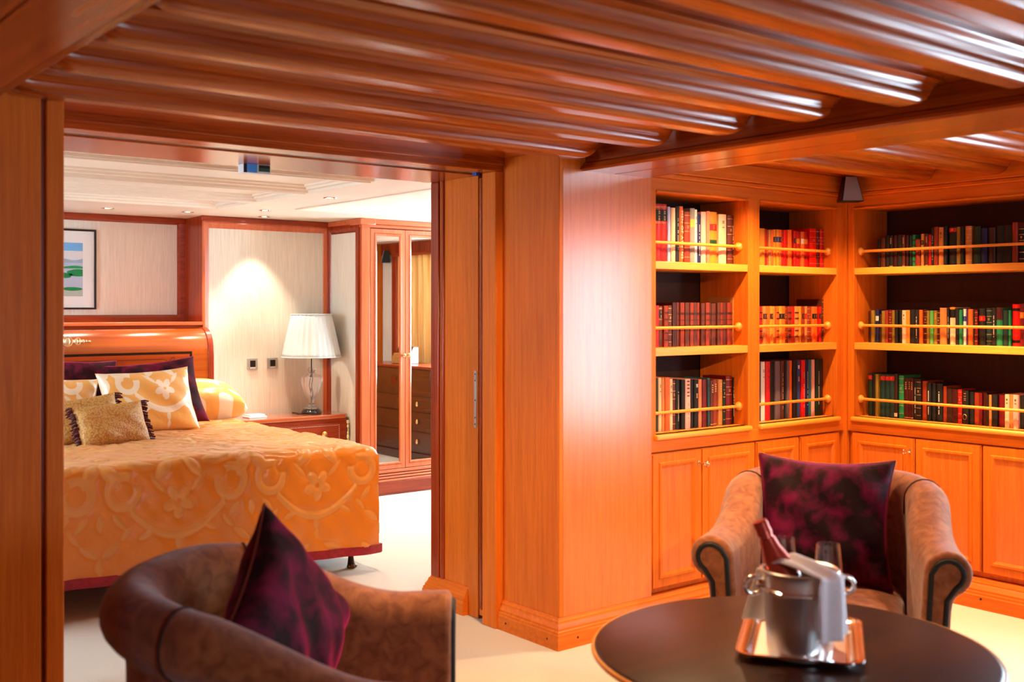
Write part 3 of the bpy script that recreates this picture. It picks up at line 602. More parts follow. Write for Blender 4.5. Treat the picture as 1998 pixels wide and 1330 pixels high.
# ---- woven pattern: signed distance to the figure, in metres, tile 0.74 x 0.75
def smin(*a):
    r = a[0]
    for x in a[1:]: r = np.minimum(r, x)
    return r
def ell(a, b, ca, cb, ra, rb, rot=0.0):
    c, s = math.cos(rot), math.sin(rot); x = (a - ca) * c + (b - cb) * s; y = -(a - ca) * s + (b - cb) * c
    k = np.sqrt((x / ra) ** 2 + (y / rb) ** 2); return (k - 1) * min(ra, rb)
def leaf(a, b, ca, cb, ln, wd, rot):
    c, s = math.cos(rot), math.sin(rot); x = ((a - ca) * c + (b - cb) * s) / ln; y = -(a - ca) * s + (b - cb) * c
    return np.where(np.abs(x) < 1, np.abs(y) - wd * (1 - x * x), 0.02 + (np.abs(x) - 1) * ln)
def weave_sd(x, l):
    a = np.abs((x - 2.73 + .37) % .74 - .37); b = (l + .0) % .75
    th = np.arctan2(b - .465, a); r = np.hypot(a, b - .465)
    fl = np.maximum(r - .082 * (.45 + .55 * np.abs(np.cos(2.5 * (th + math.pi / 2)))), .012 - r)
    gar = np.where(a < .235, np.abs(b - (.312 + 2.5 * a * a)) * .75 - .017, .02 + (a - .235))
    rs = np.hypot(a - .265, b - .53); ring = np.abs(rs - .066) - .021
    gap = ell(a, b, .20, .575, .035, .03); ring = np.maximum(ring, -gap)
    return smin(fl, gar, ring, ell(a, b, 0, .268, .016, .028), leaf(a, b, 0, .215, .03, .012, math.pi / 2),
        leaf(a, b, .37, .40, .045, .018, math.pi / 2), leaf(a, b, .32, .275, .055, .02, 2.5), leaf(a, b, .37, .20, .04, .022, math.pi / 2),
        leaf(a, b, .285, .40, .05, .016, .9), leaf(a, b, .16, .33, .05, .014, -.5), leaf(a, b, .25, .345, .045, .013, -.9),
        leaf(a, b, .33, .62, .085, .035, 1.1), leaf(a, b, .20, .66, .10, .032, .25), leaf(a, b, .07, .62, .075, .03, 2.2), ell(a, b, 0, .72, .06, .05), leaf(a, b, .10, .545, .06, .014, .8),
        leaf(a, b, .16, .04, .09, .03, .6), leaf(a, b, .3, .09, .07, .028, 2.3), ell(a, b, 0, .07, .05, .045), leaf(a, b, .09, .14, .06, .02, -.4), leaf(a, b, .37, .02, .06, .02, 0))
def set_weave(me, sd):
    at = me.attributes.new('weave', 'FLOAT', 'POINT'); k = np.clip(.5 - sd / .008, 0, 1); at.data.foreach_set('value', k.astype(np.float32).ravel())
SPREAD = damask('gold_damask', (.66, .215, .010), (.66, .29, .055), .34, .36)
def hemz(x): return .142 + (3.1 - x) * .034
def spread_patch(nx, nl, x0, x1, Ltop, zt, drop_end):
    xs = np.linspace(x0, x1, nx); ls = np.linspace(0, 1, nl); X, Lr = np.meshgrid(xs, ls)
    rad = .06; dl = (zt - rad) - hemz(X); tot = Ltop + rad * math.pi / 2 + dl; S = Lr * tot
    Y = np.zeros_like(S); Z = np.zeros_like(S); NY = np.zeros_like(S); NZ = np.zeros_like(S)
    t = np.clip((S - Ltop) / rad, 0, math.pi / 2); dn = np.clip(S - Ltop - rad * math.pi / 2, 0, None)
    Y = (BEDF + rad + Ltop) - np.minimum(S, Ltop) - rad * np.sin(t) ; Z = zt - rad * (1 - np.cos(t)) - dn
    NY = -np.sin(t); NZ = np.cos(t)
    sd = weave_sd(X, np.where(S < Ltop, .69 + (Ltop - S), zt - (S - Ltop)) if False else (zt + Ltop - S))
    quilt = -.0045 * np.exp(-(sd / .007) ** 2) + .003 * np.clip(-sd / .02, 0, 1)
    wob = .004 * np.sin(X * 9 + 1) * np.sin(S * 7) + .003 * np.sin(X * 23 + S * 17) + .0018 * np.sin(X * 51 - S * 33)
    fold = np.clip(dn / .5, 0, 1) * (.010 * np.sin(X * 11.0) + .006 * np.sin(X * 27 + 2))
    edge = np.clip((X - (x1 - .07)) / .07, 0, 1); edge2 = np.clip(((x0 + .07) - X) / .07, 0, 1); e = np.maximum(edge, edge2)
    top = np.where(S < Ltop + rad, 1, 0)
    crown = .018 * np.cos((X - 2.1) / 1.0 * math.pi / 2) * np.clip(1.0 - (dn / .15), 0, 1)
    d = quilt + wob
    Y = Y + NY * d - fold * 1.0; Z = Z + NZ * d + crown - (1 - np.sqrt(np.clip(1 - e * e, 0, 1))) * .045 * np.clip(NZ, 0, 1) * np.where(S < Ltop + rad * 1.5, 1, 0)
    return X, Y, Z, sd
nx, nl = 270, 340
X, Y, Z, sd = spread_patch(nx, nl, BEDX0, BEDX1, 2.10, .685, 0)
vs = np.stack([X, Y, Z], -1).reshape(-1, 3).tolist(); fs = [(j * nx + i, j * nx + i + 1, (j + 1) * nx + i + 1, (j + 1) * nx + i) for j in range(nl - 1) for i in range(nx - 1)]
sds = [sd.ravel()]
# side drops
for xs_, sg in ((BEDX1, 1), (BEDX0, -1)):
    n1, n2 = 120, 30; o = len(vs); yy = np.linspace(7.16, BEDF + .03, n1); kk = np.linspace(0, 1, n2); YY, KK = np.meshgrid(yy, kk)
    zt = .64; ZZ = zt - KK * (zt - .145); XX = xs_ + sg * (.012 * np.sin(YY * 13) * KK + .012 * KK)
    vs += np.stack([XX, YY, ZZ], -1).reshape(-1, 3).tolist(); fs += [(o + j * n1 + i, o + j * n1 + i + 1, o + (j + 1) * n1 + i + 1, o + (j + 1) * n1 + i) for j in range(n2 - 1) for i in range(n1 - 1)]
    sds.append(weave_sd(YY, ZZ).ravel())
me = bpy.data.meshes.new('bedspread'); me.from_pydata(vs, [], fs); set_weave(me, np.concatenate(sds)); me.materials.append(SPREAD)
for p in me.polygons: p.use_smooth = True
spread = bpy.data.objects.new('bedspread', me); COL.objects.link(spread); tag(spread, 'quilted gold damask bedspread with scroll pattern, draped over the bed', 'bedspread')
RED = fabric('wine_satin', (.22, .008, .02), (.34, .012, .03), 40, .35, .3)
m = MB(); n = 80; xs = [BEDX0 + (BEDX1 + .015 - BEDX0) * i / n for i in range(n + 1)]
yb = lambda x: BEDF - (.010 * math.sin(x * 11) + .006 * math.sin(x * 27 + 2)) - .004
m.add([(x, yb(x) + o, hemz(x) + dz) for x in xs for o, dz in ((0, .004), (0, -.042), (.008, -.042), (.008, .004))], [(4 * i + k, 4 * i + (k + 1) % 4, 4 * i + 4 + (k + 1) % 4, 4 * i + 4 + k) for i in range(n) for k in range(4)])
m.box(BEDX1 + .008, BEDX1 + .022, BEDF, 7.16, .103, .148); m.box(BEDX0 - .022, BEDX0 - .008, BEDF, 7.16, .103, .148); m.build('hem_band', RED, spread, smooth=40)

# ---- cushions
def cushion_mesh(w, h, t, pinch=.09, n=44, seed=1, wr=.004, soft=.5):
    rng = random.Random(seed); ph = [rng.uniform(0, 6.28) for _ in range(6)]
    u = np.linspace(-1, 1, n); U, V = np.meshgrid(u, u)
    X = w / 2 * U * (1 - pinch * (1 - V ** 2) * np.abs(U) ** 1.5); Zz = h / 2 + h / 2 * V * (1 - pinch * (1 - U ** 2) * np.abs(V) ** 1.5)
    T = t / 2 * np.clip((1 - U ** 4) * (1 - V ** 4), 0, 1) ** soft * (1 - .18 * (U ** 2 + V ** 2) / 2)
    vs = []; 
    for s in (-1, 1):
        wv = wr * (np.sin(5 * U + ph[0]) * np.sin(4 * V + ph[1]) + .6 * np.sin(11 * U * V + ph[2]) + .5 * np.sin(9 * (U + V) + ph[3])) * np.clip(T / (t / 2), 0, 1)
        vs.append(np.stack([X, s * (T + .0015) + s * wv, Zz], -1).reshape(-1, 3))
    N = n * n; fs = []
    for k in (0, 1):
        for j in range(n - 1):
            for i in range(n - 1):
                q = (k * N + j * n + i, k * N + j * n + i + 1, k * N + (j + 1) * n + i + 1, k * N + (j + 1) * n + i); fs.append(q if k == 0 else q[::-1])
    rim = [i for i in range(n)] + [j * n + n - 1 for j in range(1, n)] + [(n - 1) * n + i for i in range(n - 2, -1, -1)] + [j * n for j in range(n - 2, 0, -1)]
    for k in range(len(rim)): a, b = rim[k], rim[(k + 1) % len(rim)]; fs.append((b, a, N + a, N + b))
    me = bpy.data.meshes.new('cushion'); me.from_pydata(np.concatenate(vs).tolist(), [], fs)
    for p in me.polygons: p.use_smooth = True
    return me, (U, V, X, Zz), rim
def cushion(name, w, h, t, mat, loc, rot, label, cat='cushion', group=None, weave=None, pipe=None, seed=1, pinch=.09, n=44, wr=.004, soft=.5):
    me, (U, V, X, Zz), rim = cushion_mesh(w, h, t, pinch, n, seed, wr, soft); me.materials.append(mat)
    if weave is not None: sd = weave(X, Zz); set_weave(me, np.concatenate([sd.ravel(), sd.ravel()]))
    o = bpy.data.objects.new(name, me); COL.objects.link(o); o.location = loc; o.rotation_euler = tuple(R(a) for a in rot); tag(o, label, cat, group)
    if pipe:
        pts = [(me.vertices[i].co.x, 0, me.vertices[i].co.z) for i in rim[::2]]; mb = MB(); mb.tube(pts, .0035, 6, True); mb.build('piping', pipe, o, smooth=60)
    return o
VEL = velvet('plum_velvet', (.008, .0002, .002), (.13, .001, .035), (.9, .04, .32))
VELB = velvet('wine_velvet', (.02, .0005, .003), (.16, .003, .025), (.8, .05, .16))
DAM2 = damask('cushion_damask', (.78, .38, .08), (.80, .66, .48), .3, .3)
ZB_ = .695
cushion('velvet_pillow', .60, .46, .14, VELB, (2.01, 6.69, ZB_ - .005), (-24, 3, 4), 'wine velvet pillow against the headboard, beneath the framed picture', 'pillow', 'velvet pillows', seed=3, wr=.008)
cushion('velvet_pillow', .57, .45, .14, VELB, (2.50, 6.56, ZB_ - .01), (-25, -5, -2), 'wine velvet pillow against the headboard, directly behind the large gold damask cushion', 'pillow', 'velvet pillows', seed=5, wr=.008)
cushion('damask_cushion', .58, .40, .16, DAM2, (2.335, 6.28, ZB_ - .015), (-20, -2, 6), 'large gold damask cushion with scroll pattern leaning on the wine velvet pillows', 'cushion', 'damask cushions', weave=lambda x, z: weave_sd(x * 1.25 + 2.64, z * 1.2 + .16), seed=8, n=70, wr=.006)
cushion('damask_cushion', .52, .36, .15, DAM2, (1.80, 6.42, ZB_ - .01), (-20, 4, -3), 'pale gold damask cushion behind the tasselled cushions, partly hidden by the wooden column', 'cushion', 'damask cushions', weave=lambda x, z: weave_sd(x * 1.25 + 2.36, z * 1.2 + .16), seed=9, n=70, wr=.006)
def honey(name):
    if name in MATS: return MATS[name]
    mt, n_, l, b = newmat(name); tc = n_.new('ShaderNodeTexCoord'); vo = n_.new('ShaderNodeTexVoronoi'); vo.inputs['Scale'].default_value = 110
    l.new(tc.outputs['Object'], vo.inputs['Vector']); cr = n_.new('ShaderNodeValToRGB'); cr.color_ramp.elements[0].color = (.66, .37, .09, 1); cr.color_ramp.elements[1].color = (.36, .15, .022, 1); cr.color_ramp.elements[1].position = .8
    l.new(vo.outputs['Distance'], cr.inputs['Fac']); l.new(cr.outputs['Color'], b.inputs['Base Color']); b.inputs['Roughness'].default_value = .6
    bp = n_.new('ShaderNodeBump'); bp.inputs['Strength'].default_value = .6; bp.inputs['Distance'].default_value = .003; bp.invert = True; l.new(vo.outputs['Distance'], bp.inputs['Height']); l.new(bp.outputs['Normal'], b.inputs['Normal'])
    MATS[name] = mt; return mt
def fringe(o, w, h, seed):
    rng = random.Random(seed); FR = fabric('wine_fringe', (.05, .002, .006), (.13, .005, .012), 60)
    for s in (-1, 1):
        mb = MB()
        for i in range(42):
            z = h * (i + .5) / 42; pin = 1 - .09 * (1 - (2 * z / h - 1) ** 2); x = s * w / 2 * pin; L = rng.uniform(.028, .042); dz = rng.uniform(-.006, .006); dy = rng.uniform(-.014, .014)
            mb.tube([(x - s * .003, 0, z), (x + s * L * .5, dy, z + dz), (x + s * L, dy * 1.3, z + dz - .008)], [.004, .0055, .004], 6)
        mb.build('fringe', FR, o, smooth=60)['kind'] = 'stuff'
g1 = cushion('fringed_cushion', .40, .245, .13, honey('gold_honeycomb'), (1.97, 5.86, ZB_ - .014), (-24, -2, 9), 'small gold textured cushion with wine fringe, lying in front of the other cushions', 'cushion', 'small gold fringed cushions', seed=11, pinch=.07); fringe(g1, .40, .245, 2)
g2 = cushion('fringed_cushion', .40, .255, .12, honey('gold_honeycomb'), (1.88, 6.02, ZB_ + .002), (-22, -6, 4), 'small gold fringed cushion tucked just behind the front one', 'cushion', 'small gold fringed cushions', seed=12, pinch=.07); fringe(g2, .40, .255, 3)
cushion('bed_pillow', .66, .42, .25, DAM2, (2.82, 6.80, ZB_ + .055), (-76, 0, -3), 'plump bed pillow in gold damask on the nightstand side of the bed', 'pillow', weave=lambda x, z: weave_sd(x + 2.55, z + .05), seed=14, n=60, soft=.34, pinch=.03)

# ---- picture over the bed
pic = empty('framed_picture', (2.08, 7.95, 1.40), 'framed watercolour landscape hanging over the headboard', 'picture', absolute=True)
px0, px1, pz0, pz1 = 1.62, 2.525, 1.415, 1.985; Pm = lambda a, b, h: (a, 7.968 - h, b)
m = MB(); m.mitre(px0, px1, pz0, pz1, [(0, 0), (0, .022), (.004, .025), (.012, .024), (.014, .010)], Pm); m.build('frame', P('black_frame', '161414', .3), pic)
m = MB(); m.box(px0 + .012, px1 - .012, 7.955, 7.963, pz0 + .012, pz1 - .012); m.build('mat_board', P('mat', 'eef2f0', .7), pic)
ix0, ix1, iz0, iz1 = 1.71, 2.432, 1.508, 1.888
def flatpoly(pts, y): mb = MB(); n = len(pts); mb.add([(x, y, z) for x, z in pts] + [(x, y + .0006, z) for x, z in pts], [tuple(range(n)), tuple(range(2 * n - 1, n - 1, -1))] + [(i, (i + 1) % n, n + (i + 1) % n, n + i) for i in range(n)]); return mb
pr = flatpoly([(ix0, iz0), (ix1, iz0), (ix1, iz1), (ix0, iz1)], 7.9542).build('print', P('print_lake', 'b9c6dc', .8, bscale=8), pic)
def hills(z, amp, seed, zb):
    rng = random.Random(seed); f = [(rng.uniform(6, 40), rng.uniform(0, 6.28)) for _ in range(4)]
    top = [(ix0 + (ix1 - ix0) * i / 50, z + amp * sum(math.sin(a * (i / 50) * (ix1 - ix0) + p) for a, p in f) / 3) for i in range(51)]
    return [(ix0, zb)] + top + [(ix1, zb)]
flatpoly([(ix0, 1.80), (ix1, 1.80), (ix1, iz1), (ix0, iz1)], 7.9538).build('sky_wash', P('print_sky', '74b4ea', .8, bscale=5), pr)
flatpoly([(ix0, 1.765), (ix1, 1.765), (ix1, 1.83), (ix0, 1.83)], 7.9536).build('haze_wash', P('print_haze', 'dfe6ea', .8), pr)
flatpoly(hills(1.775, .012, 1, 1.745), 7.9534).build('far_hills', P('print_hill', '9fb2cc', .8, bscale=20), pr)
flatpoly(hills(1.722, .010, 2, 1.705), 7.9532).build('island', P('print_green', '2c9a58', .8, bscale=25), pr)
for cx, cz, rx, rz in ((2.40, 1.675, .075, .026), (2.30, 1.655, .06, .020), (2.14, 1.67, .08, .024)):
    flatpoly([(min(ix1, cx + rx * math.cos(t) * (1 + .1 * math.sin(5 * t))), cz + rz * math.sin(t)) for t in [k * math.pi / 14 for k in range(28)]], 7.953).build('trees', P('print_tree', '14884c', .8, bscale=40), pr)
flatpoly(hills(1.565, .010, 5, iz0), 7.9528).build('foreground', P('print_fore', 'b4c4b6', .8, bscale=20), pr)
for cx, cz, rx, rz in ((2.36, 1.56, .07, .013), (2.20, 1.552, .09, .014), (2.02, 1.58, .05, .012)):
    flatpoly([(min(ix1, cx + rx * math.cos(t)), cz + rz * math.sin(t)) for t in [k * math.pi / 12 for k in range(24)]], 7.9526).build('bushes', P('print_tree', '14884c', .8, bscale=40), pr)
m = MB(); m.box(px0 + .012, px1 - .012, 7.949, 7.951, pz0 + .012, pz1 - .012); m.build('glass', P('pane', 'ffffff', .02, trans=1.0, ior=1.02), pic)

# ---- wall switches
for x, nm in ((3.565, 'farther from the lamp'), (3.728, 'nearer the lamp')):
    sw = empty('light_switch', (x, YW - .006, 1.005), 'square silver wall switch with black rocker, ' + nm, 'switch', 'wall switches by the bed', absolute=True)
    m = MB(); m.box(x - .042, x + .042, YW - .018, YW - .006, .965, 1.047); m.build('plate', P('brushed_silver', 'b6c0be', .35, .7), sw, bevel=.003)
    m = MB(); m.box(x - .021, x + .021, YW - .023, YW - .018, .982, 1.03); m.build('rocker', P('black_switch', '10100f', .3), sw, bevel=.002)
    m = MB(); m.box(x - .02, x + .02, YW - .0205, YW - .018, .970, .980); m.build('indicator_strip', P('white_plastic', 'e8ecec', .4), sw)

# ---- nightstand
NX0, NX1, NY0, NZ = 3.24, 4.195, 7.235, .622
ns = empty('nightstand', (3.72, 7.42, 0), 'mahogany nightstand with brass knob drawers beside the bed', 'nightstand', absolute=True)
m = MB(); m.box(NX0 + .02, NX1 - .02, NY0 + .02, YW - .03, .10, .59); m.build('body', WM('x'), ns, bevel=.004)
c = .04; pts = [(NX0, YW - .03), (NX0, NY0 + c), (NX0 + c, NY0), (NX1 - c, NY0), (NX1, NY0 + c), (NX1, YW - .03)]
m = MB(); m.prism(pts, 'z', .59, NZ); m.build('top', wood('nightstand_top_', 'x', (.38, .07, .02), (.52, .12, .035), .12, 1.0), ns, bevel=.008, seg=3)
for k, (z0, z1) in enumerate(((.40, .555), (.235, .385), (.11, .22))):
    m = MB(); m.box(NX0 + .06, NX1 - .075, NY0 + .008, NY0 + .03, z0, z1); dr = m.build('drawer', WM('x'), ns, bevel=.002)
    m = MB(); nb = 90; a0, a1, b0, b1 = NX0 + .075, NX1 - .09, z0 + .015, z1 - .015
    per = [(a0 + (a1 - a0) * i / 60, b1) for i in range(61)] + [(a0 + (a1 - a0) * i / 60, b0) for i in range(61)] + [(a, b0 + (b1 - b0) * i / 9) for a in (a0, a1) for i in range(1, 9)]
    for a, b in per: m.ball((a, NY0 + .007, b), .0035, .003, .0035, 6, 4)
    m.build('bead_inlay', P('bead_silver', 'c9b89a', .3, .8), dr, smooth=60)['kind'] = 'stuff'
    for x in (pY(633, 838, NY0).x, NX0 + .2):
        m = MB(); m.lathe([(.006, 0), (.006, -.008), (.021, -.010), (.023, -.014), (.018, -.018), (.010, -.022), (.008, -.026)], 18, (x, NY0 + .008, (z0 + z1) / 2), 'y'); m.build('knob', BRASS, dr, smooth=40)
m = MB()
for z in [.22 + .028 * i for i in range(13)]: m.ball((NX1 - .012, NY0 + .014, z), .010 + .004 * math.sin(z * 60), .010, .016, 8, 6)
m.build('gilt_mount', P('pale_gilt', 'f2dfae', .3, .8), ns, smooth=60)
for x in (NX0 + .05, NX1 - .05):
    for y in (NY0 + .05, YW - .07):
        m = MB(); m.lathe([(.016, 0), (.02, .02), (.022, .06), (.028, .1)], 14, (x, y, 0)); m.build('foot', WM('z'), ns, smooth=40)
m = MB(); m.box(3.42, 3.56, 7.34, 7.46, NZ, NZ + .012); m.box(3.43, 3.55, 7.35, 7.45, NZ + .012, NZ + .024); o = m.build('notepad', P('white_paper', 'eef2f4', .6), bevel=.003); tag(o, 'white notepad lying on the nightstand next to the pillow', 'notepad')

# ---- table lamp
LX, LY = 3.965, 7.42
lamp = empty('table_lamp', (LX, LY, NZ), 'cut-glass urn table lamp with white pleated shade on the nightstand', 'lamp')
m = MB(); m.lathe([(.075, 0), (.078, .008), (.072, .02), (.066, .028), (.06, .034), (.03, .036)], 40); m.build('base', P('black_base', '0c0b0c', .15, coat=.6), lamp, smooth=40)
CRY = P('crystal', 'ffffff', .06, trans=.82, ior=1.5)
def flute(a, k): return -.05 * abs(math.sin(6 * a)) if 6 <= k <= 16 else 0
prof = [(.052, .036), (.054, .044), (.030, .058), (.018, .080), (.024, .092), (.016, .104), (.030, .118), (.052, .150), (.070, .190), (.080, .230), (.084, .262), (.082, .280), (.066, .292), (.036, .300), (.024, .316), (.032, .334), (.026, .346), (.018, .352)]
m = MB(); m.lathe(prof, 96, flute=flute); m.build('glass_urn', CRY, lamp, smooth=35)
m = MB(); m.tube([(0, 0, .04), (0, 0, .10)], .004, 8); m.tube([(0, 0, .10), (.006, 0, .16), (-.006, .004, .22), (.004, 0, .28), (0, 0, .35), (0, 0, .62)], .0045, 8); m.build('stem', P('dark_metal', '2c2620', .35, .8), lamp, smooth=60)
m = MB(); nP = 30; rb, rt, z0, z1 = .222, .150, .432, .755
def shade(u, v):
    a = 2 * math.pi * u; r = rb + (rt - rb) * v; r *= 1 + .016 * (1 if int(u * nP * 2 + .5) % 2 else -1) * 1.0
    return (r * math.cos(a), r * math.sin(a), z0 + (z1 - z0) * v)
m.grid(shade, nP * 2, 12, True)
sm = P('white_pleated_silk', 'd6dad6', .85, sheen=.1); shd = m.build('shade', sm, lamp, smooth=25)
sol = shd.modifiers.new('solid', 'SOLIDIFY'); sol.thickness = .002
for z, r in ((z0, rb), (z1, rt)):
    m = MB(); m.tube([(r * 1.012 * math.cos(t), r * 1.012 * math.sin(t), z) for t in [k * math.pi / 32 for k in range(64)]], .004, 6, True); m.build('shade_trim', sm, shd, smooth=60)
m = MB(); m.lathe([(.003, .62), (.022, .63), (.028, .66), (.02, .69), (.004, .70)], 16); m.build('bulb', P('frosted_bulb', 'f6f2ea', .4), lamp, smooth=60)
m = MB(); m.tube([(-.07, .0, .006), (-.095, -.01, .004), (-.11, .02, .004), (-.09, .06, .004), (-.10, .12, .004)], .003, 6); m.build('cord', P('black_cord', '14100e', .5), lamp, smooth=60)

# ---- wardrobe with mirror doors
YF = 7.10; WX1 = 5.62
wd = empty('wardrobe', (4.9, 7.5, 0), 'built-in wardrobe with tall mirrored doors next to the nightstand', 'wardrobe', absolute=True)
m = MB(); m.box(XS, WX1, YF + .03, YN, 0, 2.04); m.build('carcass', WM('z'), wd)
m = MB(); m.box(XS - .006, XS + .002, YF + .07, YW - .05, .12, 2.0); m.build('side_fabric_panel', WALLF, wd)
Pm = lambda a, b, h: (XS - h, a, b)
m = MB(); m.mitre(YF + .02, YW - .012, .0, 2.06, [(0, 0), (0, .022), (.02, .024), (.04, .016), (.05, .006)], Pm); m.build('side_frame', WM('z'), wd, smooth=30)
m = MB(); m.box(XS, XS + .076, YF - .005, YF + .05, 0, 2.05); m.build('corner_post', WL('z'), wd, bevel=.005)
m = MB(); m.box(XS - .02, WX1, YF - .035, YN, 2.06, 2.10); m.box(XS - .01, WX1, YF - .02, YN, 2.035, 2.06); m.build('cornice', WL('x'), wd, bevel=.006)
m = MB(); m.box(XS - .035, XS + .10, YF - .05, YF + .12, 2.052, 2.10); m.build('capital', WL('x'), wd, bevel=.006)
for z0, z1, o in ((0, .10, .055), (.10, .118, .048), (.122, .138, .038), (.142, .156, .028), (.16, .185, .012)):
    m = MB(); m.box(XS - .01, WX1, YF - o, YF + .03, z0, z1); m.build('plinth_moulding', WL('x') if z0 else WM('x'), wd, bevel=.004)
MIR = P('mirror', 'f4f4f2', .015, 1.0)
Pm = lambda a, b, h: (a, YF - h, b)
for i in range(4):
    d0 = 4.292 + i * .3135; d1 = d0 + .3115
    m = MB(); m.box(d0, d1, YF, YF + .028, .187, 2.03); dr = m.build('door', WL('z'), wd, bevel=.003)
    m = MB(); m.mitre(d0 + .002, d1 - .002, .189, 2.028, [(0, 0), (0, .003), (.030, .004), (.036, .010), (.046, .009), (.054, .001)], Pm); m.build('door_moulding', WL('z'), dr, smooth=28)
    m = MB(); m.box(d0 + .052, d1 - .052, YF - .002, YF + .001, .241, 1.976); m.build('mirror', MIR, dr)
    e = d1 - .02 if i % 2 == 0 else d0 + .02
    m = MB(); m.lathe([(.005, 0), (.005, -.012), (.014, -.018), (.016, -.025), (.010, -.032), (.002, -.034)], 16, (e, YF - .002, 1.06), 'y'); m.build('knob', BRASS, dr, smooth=50)

# ---- writing bureau opposite the wardrobe (seen in the mirror doors)
bu = empty('bureau', (5.78, 5.37, 0), 'dark mahogany bureau with oval brass knobs, standing by the gold curtain', 'bureau', absolute=True)
BXF = 5.60; DM = wood('dark_mahogany_', 'y', (.045, .010, .004), (.11, .028, .010), .25, .5)
m = MB(); m.box(BXF + .01, BX1 - .14, 4.72, 6.02, .08, .86); m.build('body', DM, bu, bevel=.004)
m = MB(); m.box(BXF - .015, BX1 - .13, 4.70, 6.04, .86, .885); m.build('top', WM('y'), bu, bevel=.006)
m = MB(); m.box(BXF - .01, BX1 - .135, 4.705, 6.035, 0, .08); m.build('plinth', DM, bu, bevel=.006)
m = MB(); m.box(BXF - .004, BXF + .01, 4.75, 5.99, .62, .85); ff = m.build('fall_front', DM, bu, bevel=.003)
m = MB(); m.lathe([(.05, 0), (.05, .001)], 24, (BXF - .0055, 5.37, .735), 'x'); m.build('oval_inlay', P('inlay_red', '6a1c08', .3), ff)
for z0, z1 in ((.47, .60), (.29, .455), (.10, .275)):
    m = MB(); m.box(BXF - .006, BXF + .01, 4.74, 6.0, z0, z1); dr = m.build('drawer', DM, bu, bevel=.004)
    for y in (4.95, 5.79):
        m = MB(); m.ball((BXF - .018, y, (z0 + z1) / 2), .012, .016, .024, 12, 8); m.build('knob', BRASS, dr, smooth=60)
bo = empty('letter_rack', (5.80, 5.30, .885), 'dark wooden letter rack with woven front on the bureau', 'letter rack', absolute=True)
m = MB(); m.prism([(5.72, .885), (5.86, .885), (5.86, 1.05), (5.80, 1.05)], 'y', 5.14, 5.40); m.build('case', DM, bo, bevel=.004)
m = MB(); pts = [(5.17, .89), (5.34, .89), (5.33, .96), (5.30, .99), (5.21, .99), (5.18, .96)]
n = len(pts); m.add([(5.715, y, z) for y, z in pts] + [(5.70, y, z) for y, z in pts], [tuple(range(n)), tuple(range(2 * n - 1, n - 1, -1))] + [(i, (i + 1) % n, n + (i + 1) % n, n + i) for i in range(n)])
m.build('woven_panel', honey('gold_honeycomb'), bo)
# ---- curtain beside the bedroom window
cu = empty('curtain', (6.02, 5.1, .3), 'gold curtain with gathered heading behind the bureau', 'curtain', absolute=True)
m = MB(); m.grid(lambda u, v: (6.045 + .028 * math.sin(u * 46) * (.6 + .4 * v) + .01 * math.sin(u * 17), 4.74 + u * .80, .25 + v * 1.72), 150, 12)
m.build('drape', fabric('gold_curtain', (.70, .34, .08), (.85, .52, .18), 30, .6, .3, axis='z'), cu, smooth=180)
m = MB(); m.box(5.99, 6.09, 4.70, 6.9, 1.955, 1.985); m.build('pelmet', WM('y'), cu, bevel=.004)

# ---- loudspeakers (one per room, black wedge in the corner)
def speaker(loc, rz, label):
    s = empty('loudspeaker', loc, label, 'loudspeaker', 'corner loudspeakers', rz)
    m = MB(); a = [(-.032, 0), (.032, 0), (.032, .05), (-.032, .05)]; b = [(-.058, -.03), (.058, -.03), (.058, .06), (-.058, .06)]
    m.add([(x, y, .13) for x, y in a] + [(x, y, 0) for x, y in b], [(0, 1, 2, 3), (7, 6, 5, 4), (0, 4, 5, 1), (1, 5, 6, 2), (2, 6, 7, 3), (3, 7, 4, 0)])
    m.build('cabinet', P('speaker_black', '0b0b0d', .35), s, bevel=.003)
    m = MB(); m.add([(-.028, -.0015, .128), (.028, -.0015, .128), (.052, -.0305, .004), (-.052, -.0305, .004), (-.028, -.0045, .128), (.028, -.0045, .128), (.052, -.0335, .004), (-.052, -.0335, .004)], [(0, 1, 2, 3), (7, 6, 5, 4), (0, 4, 5, 1), (1, 5, 6, 2), (2, 6, 7, 3), (3, 7, 4, 0)])
    m.build('grille', P('speaker_mesh', '9a9aa4', .4, .7, bump=.8, bscale=900), s)
    return s
speaker((4.885, 3.30, 1.975), R(-38), 'black wedge loudspeaker in the corner where the bookcases meet')
speaker((6.03, 4.50, 1.90), R(-60), 'black wedge loudspeaker high on the bedroom wall, seen in the mirror')

# ---- small control box on the soffit of the opening
cb = empty('control_box', (2.016, 4.275, 2.03), 'small white control box with blue and green faces under the header', 'control box', absolute=True)
m = MB(); m.box(1.957, 2.078, 4.252, 4.31, 1.991, 2.03); m.build('housing', P('white_plastic', 'e8ecec', .4), cb, bevel=.002)
m = MB(); m.box(1.955, 1.969, 4.249, 4.252, 1.992, 2.029); m.build('end_cap', P('black_switch', '10100f', .3), cb)
m = MB(); m.box(1.969, 2.016, 4.249, 4.252, 1.993, 2.029); m.build('blue_face', P('blue_face', '4aa0ff', .3), cb)
m = MB(); m.box(2.024, 2.074, 4.249, 4.252, 2.0, 2.027); g = m.build('green_face', P('green_face', '0c5a4a', .3), cb)
m = MB(); m.box(2.025, 2.073, 4.2475, 4.2495, 2.014, 2.027); m.build('black_strip', P('black_switch', '10100f', .3), g)
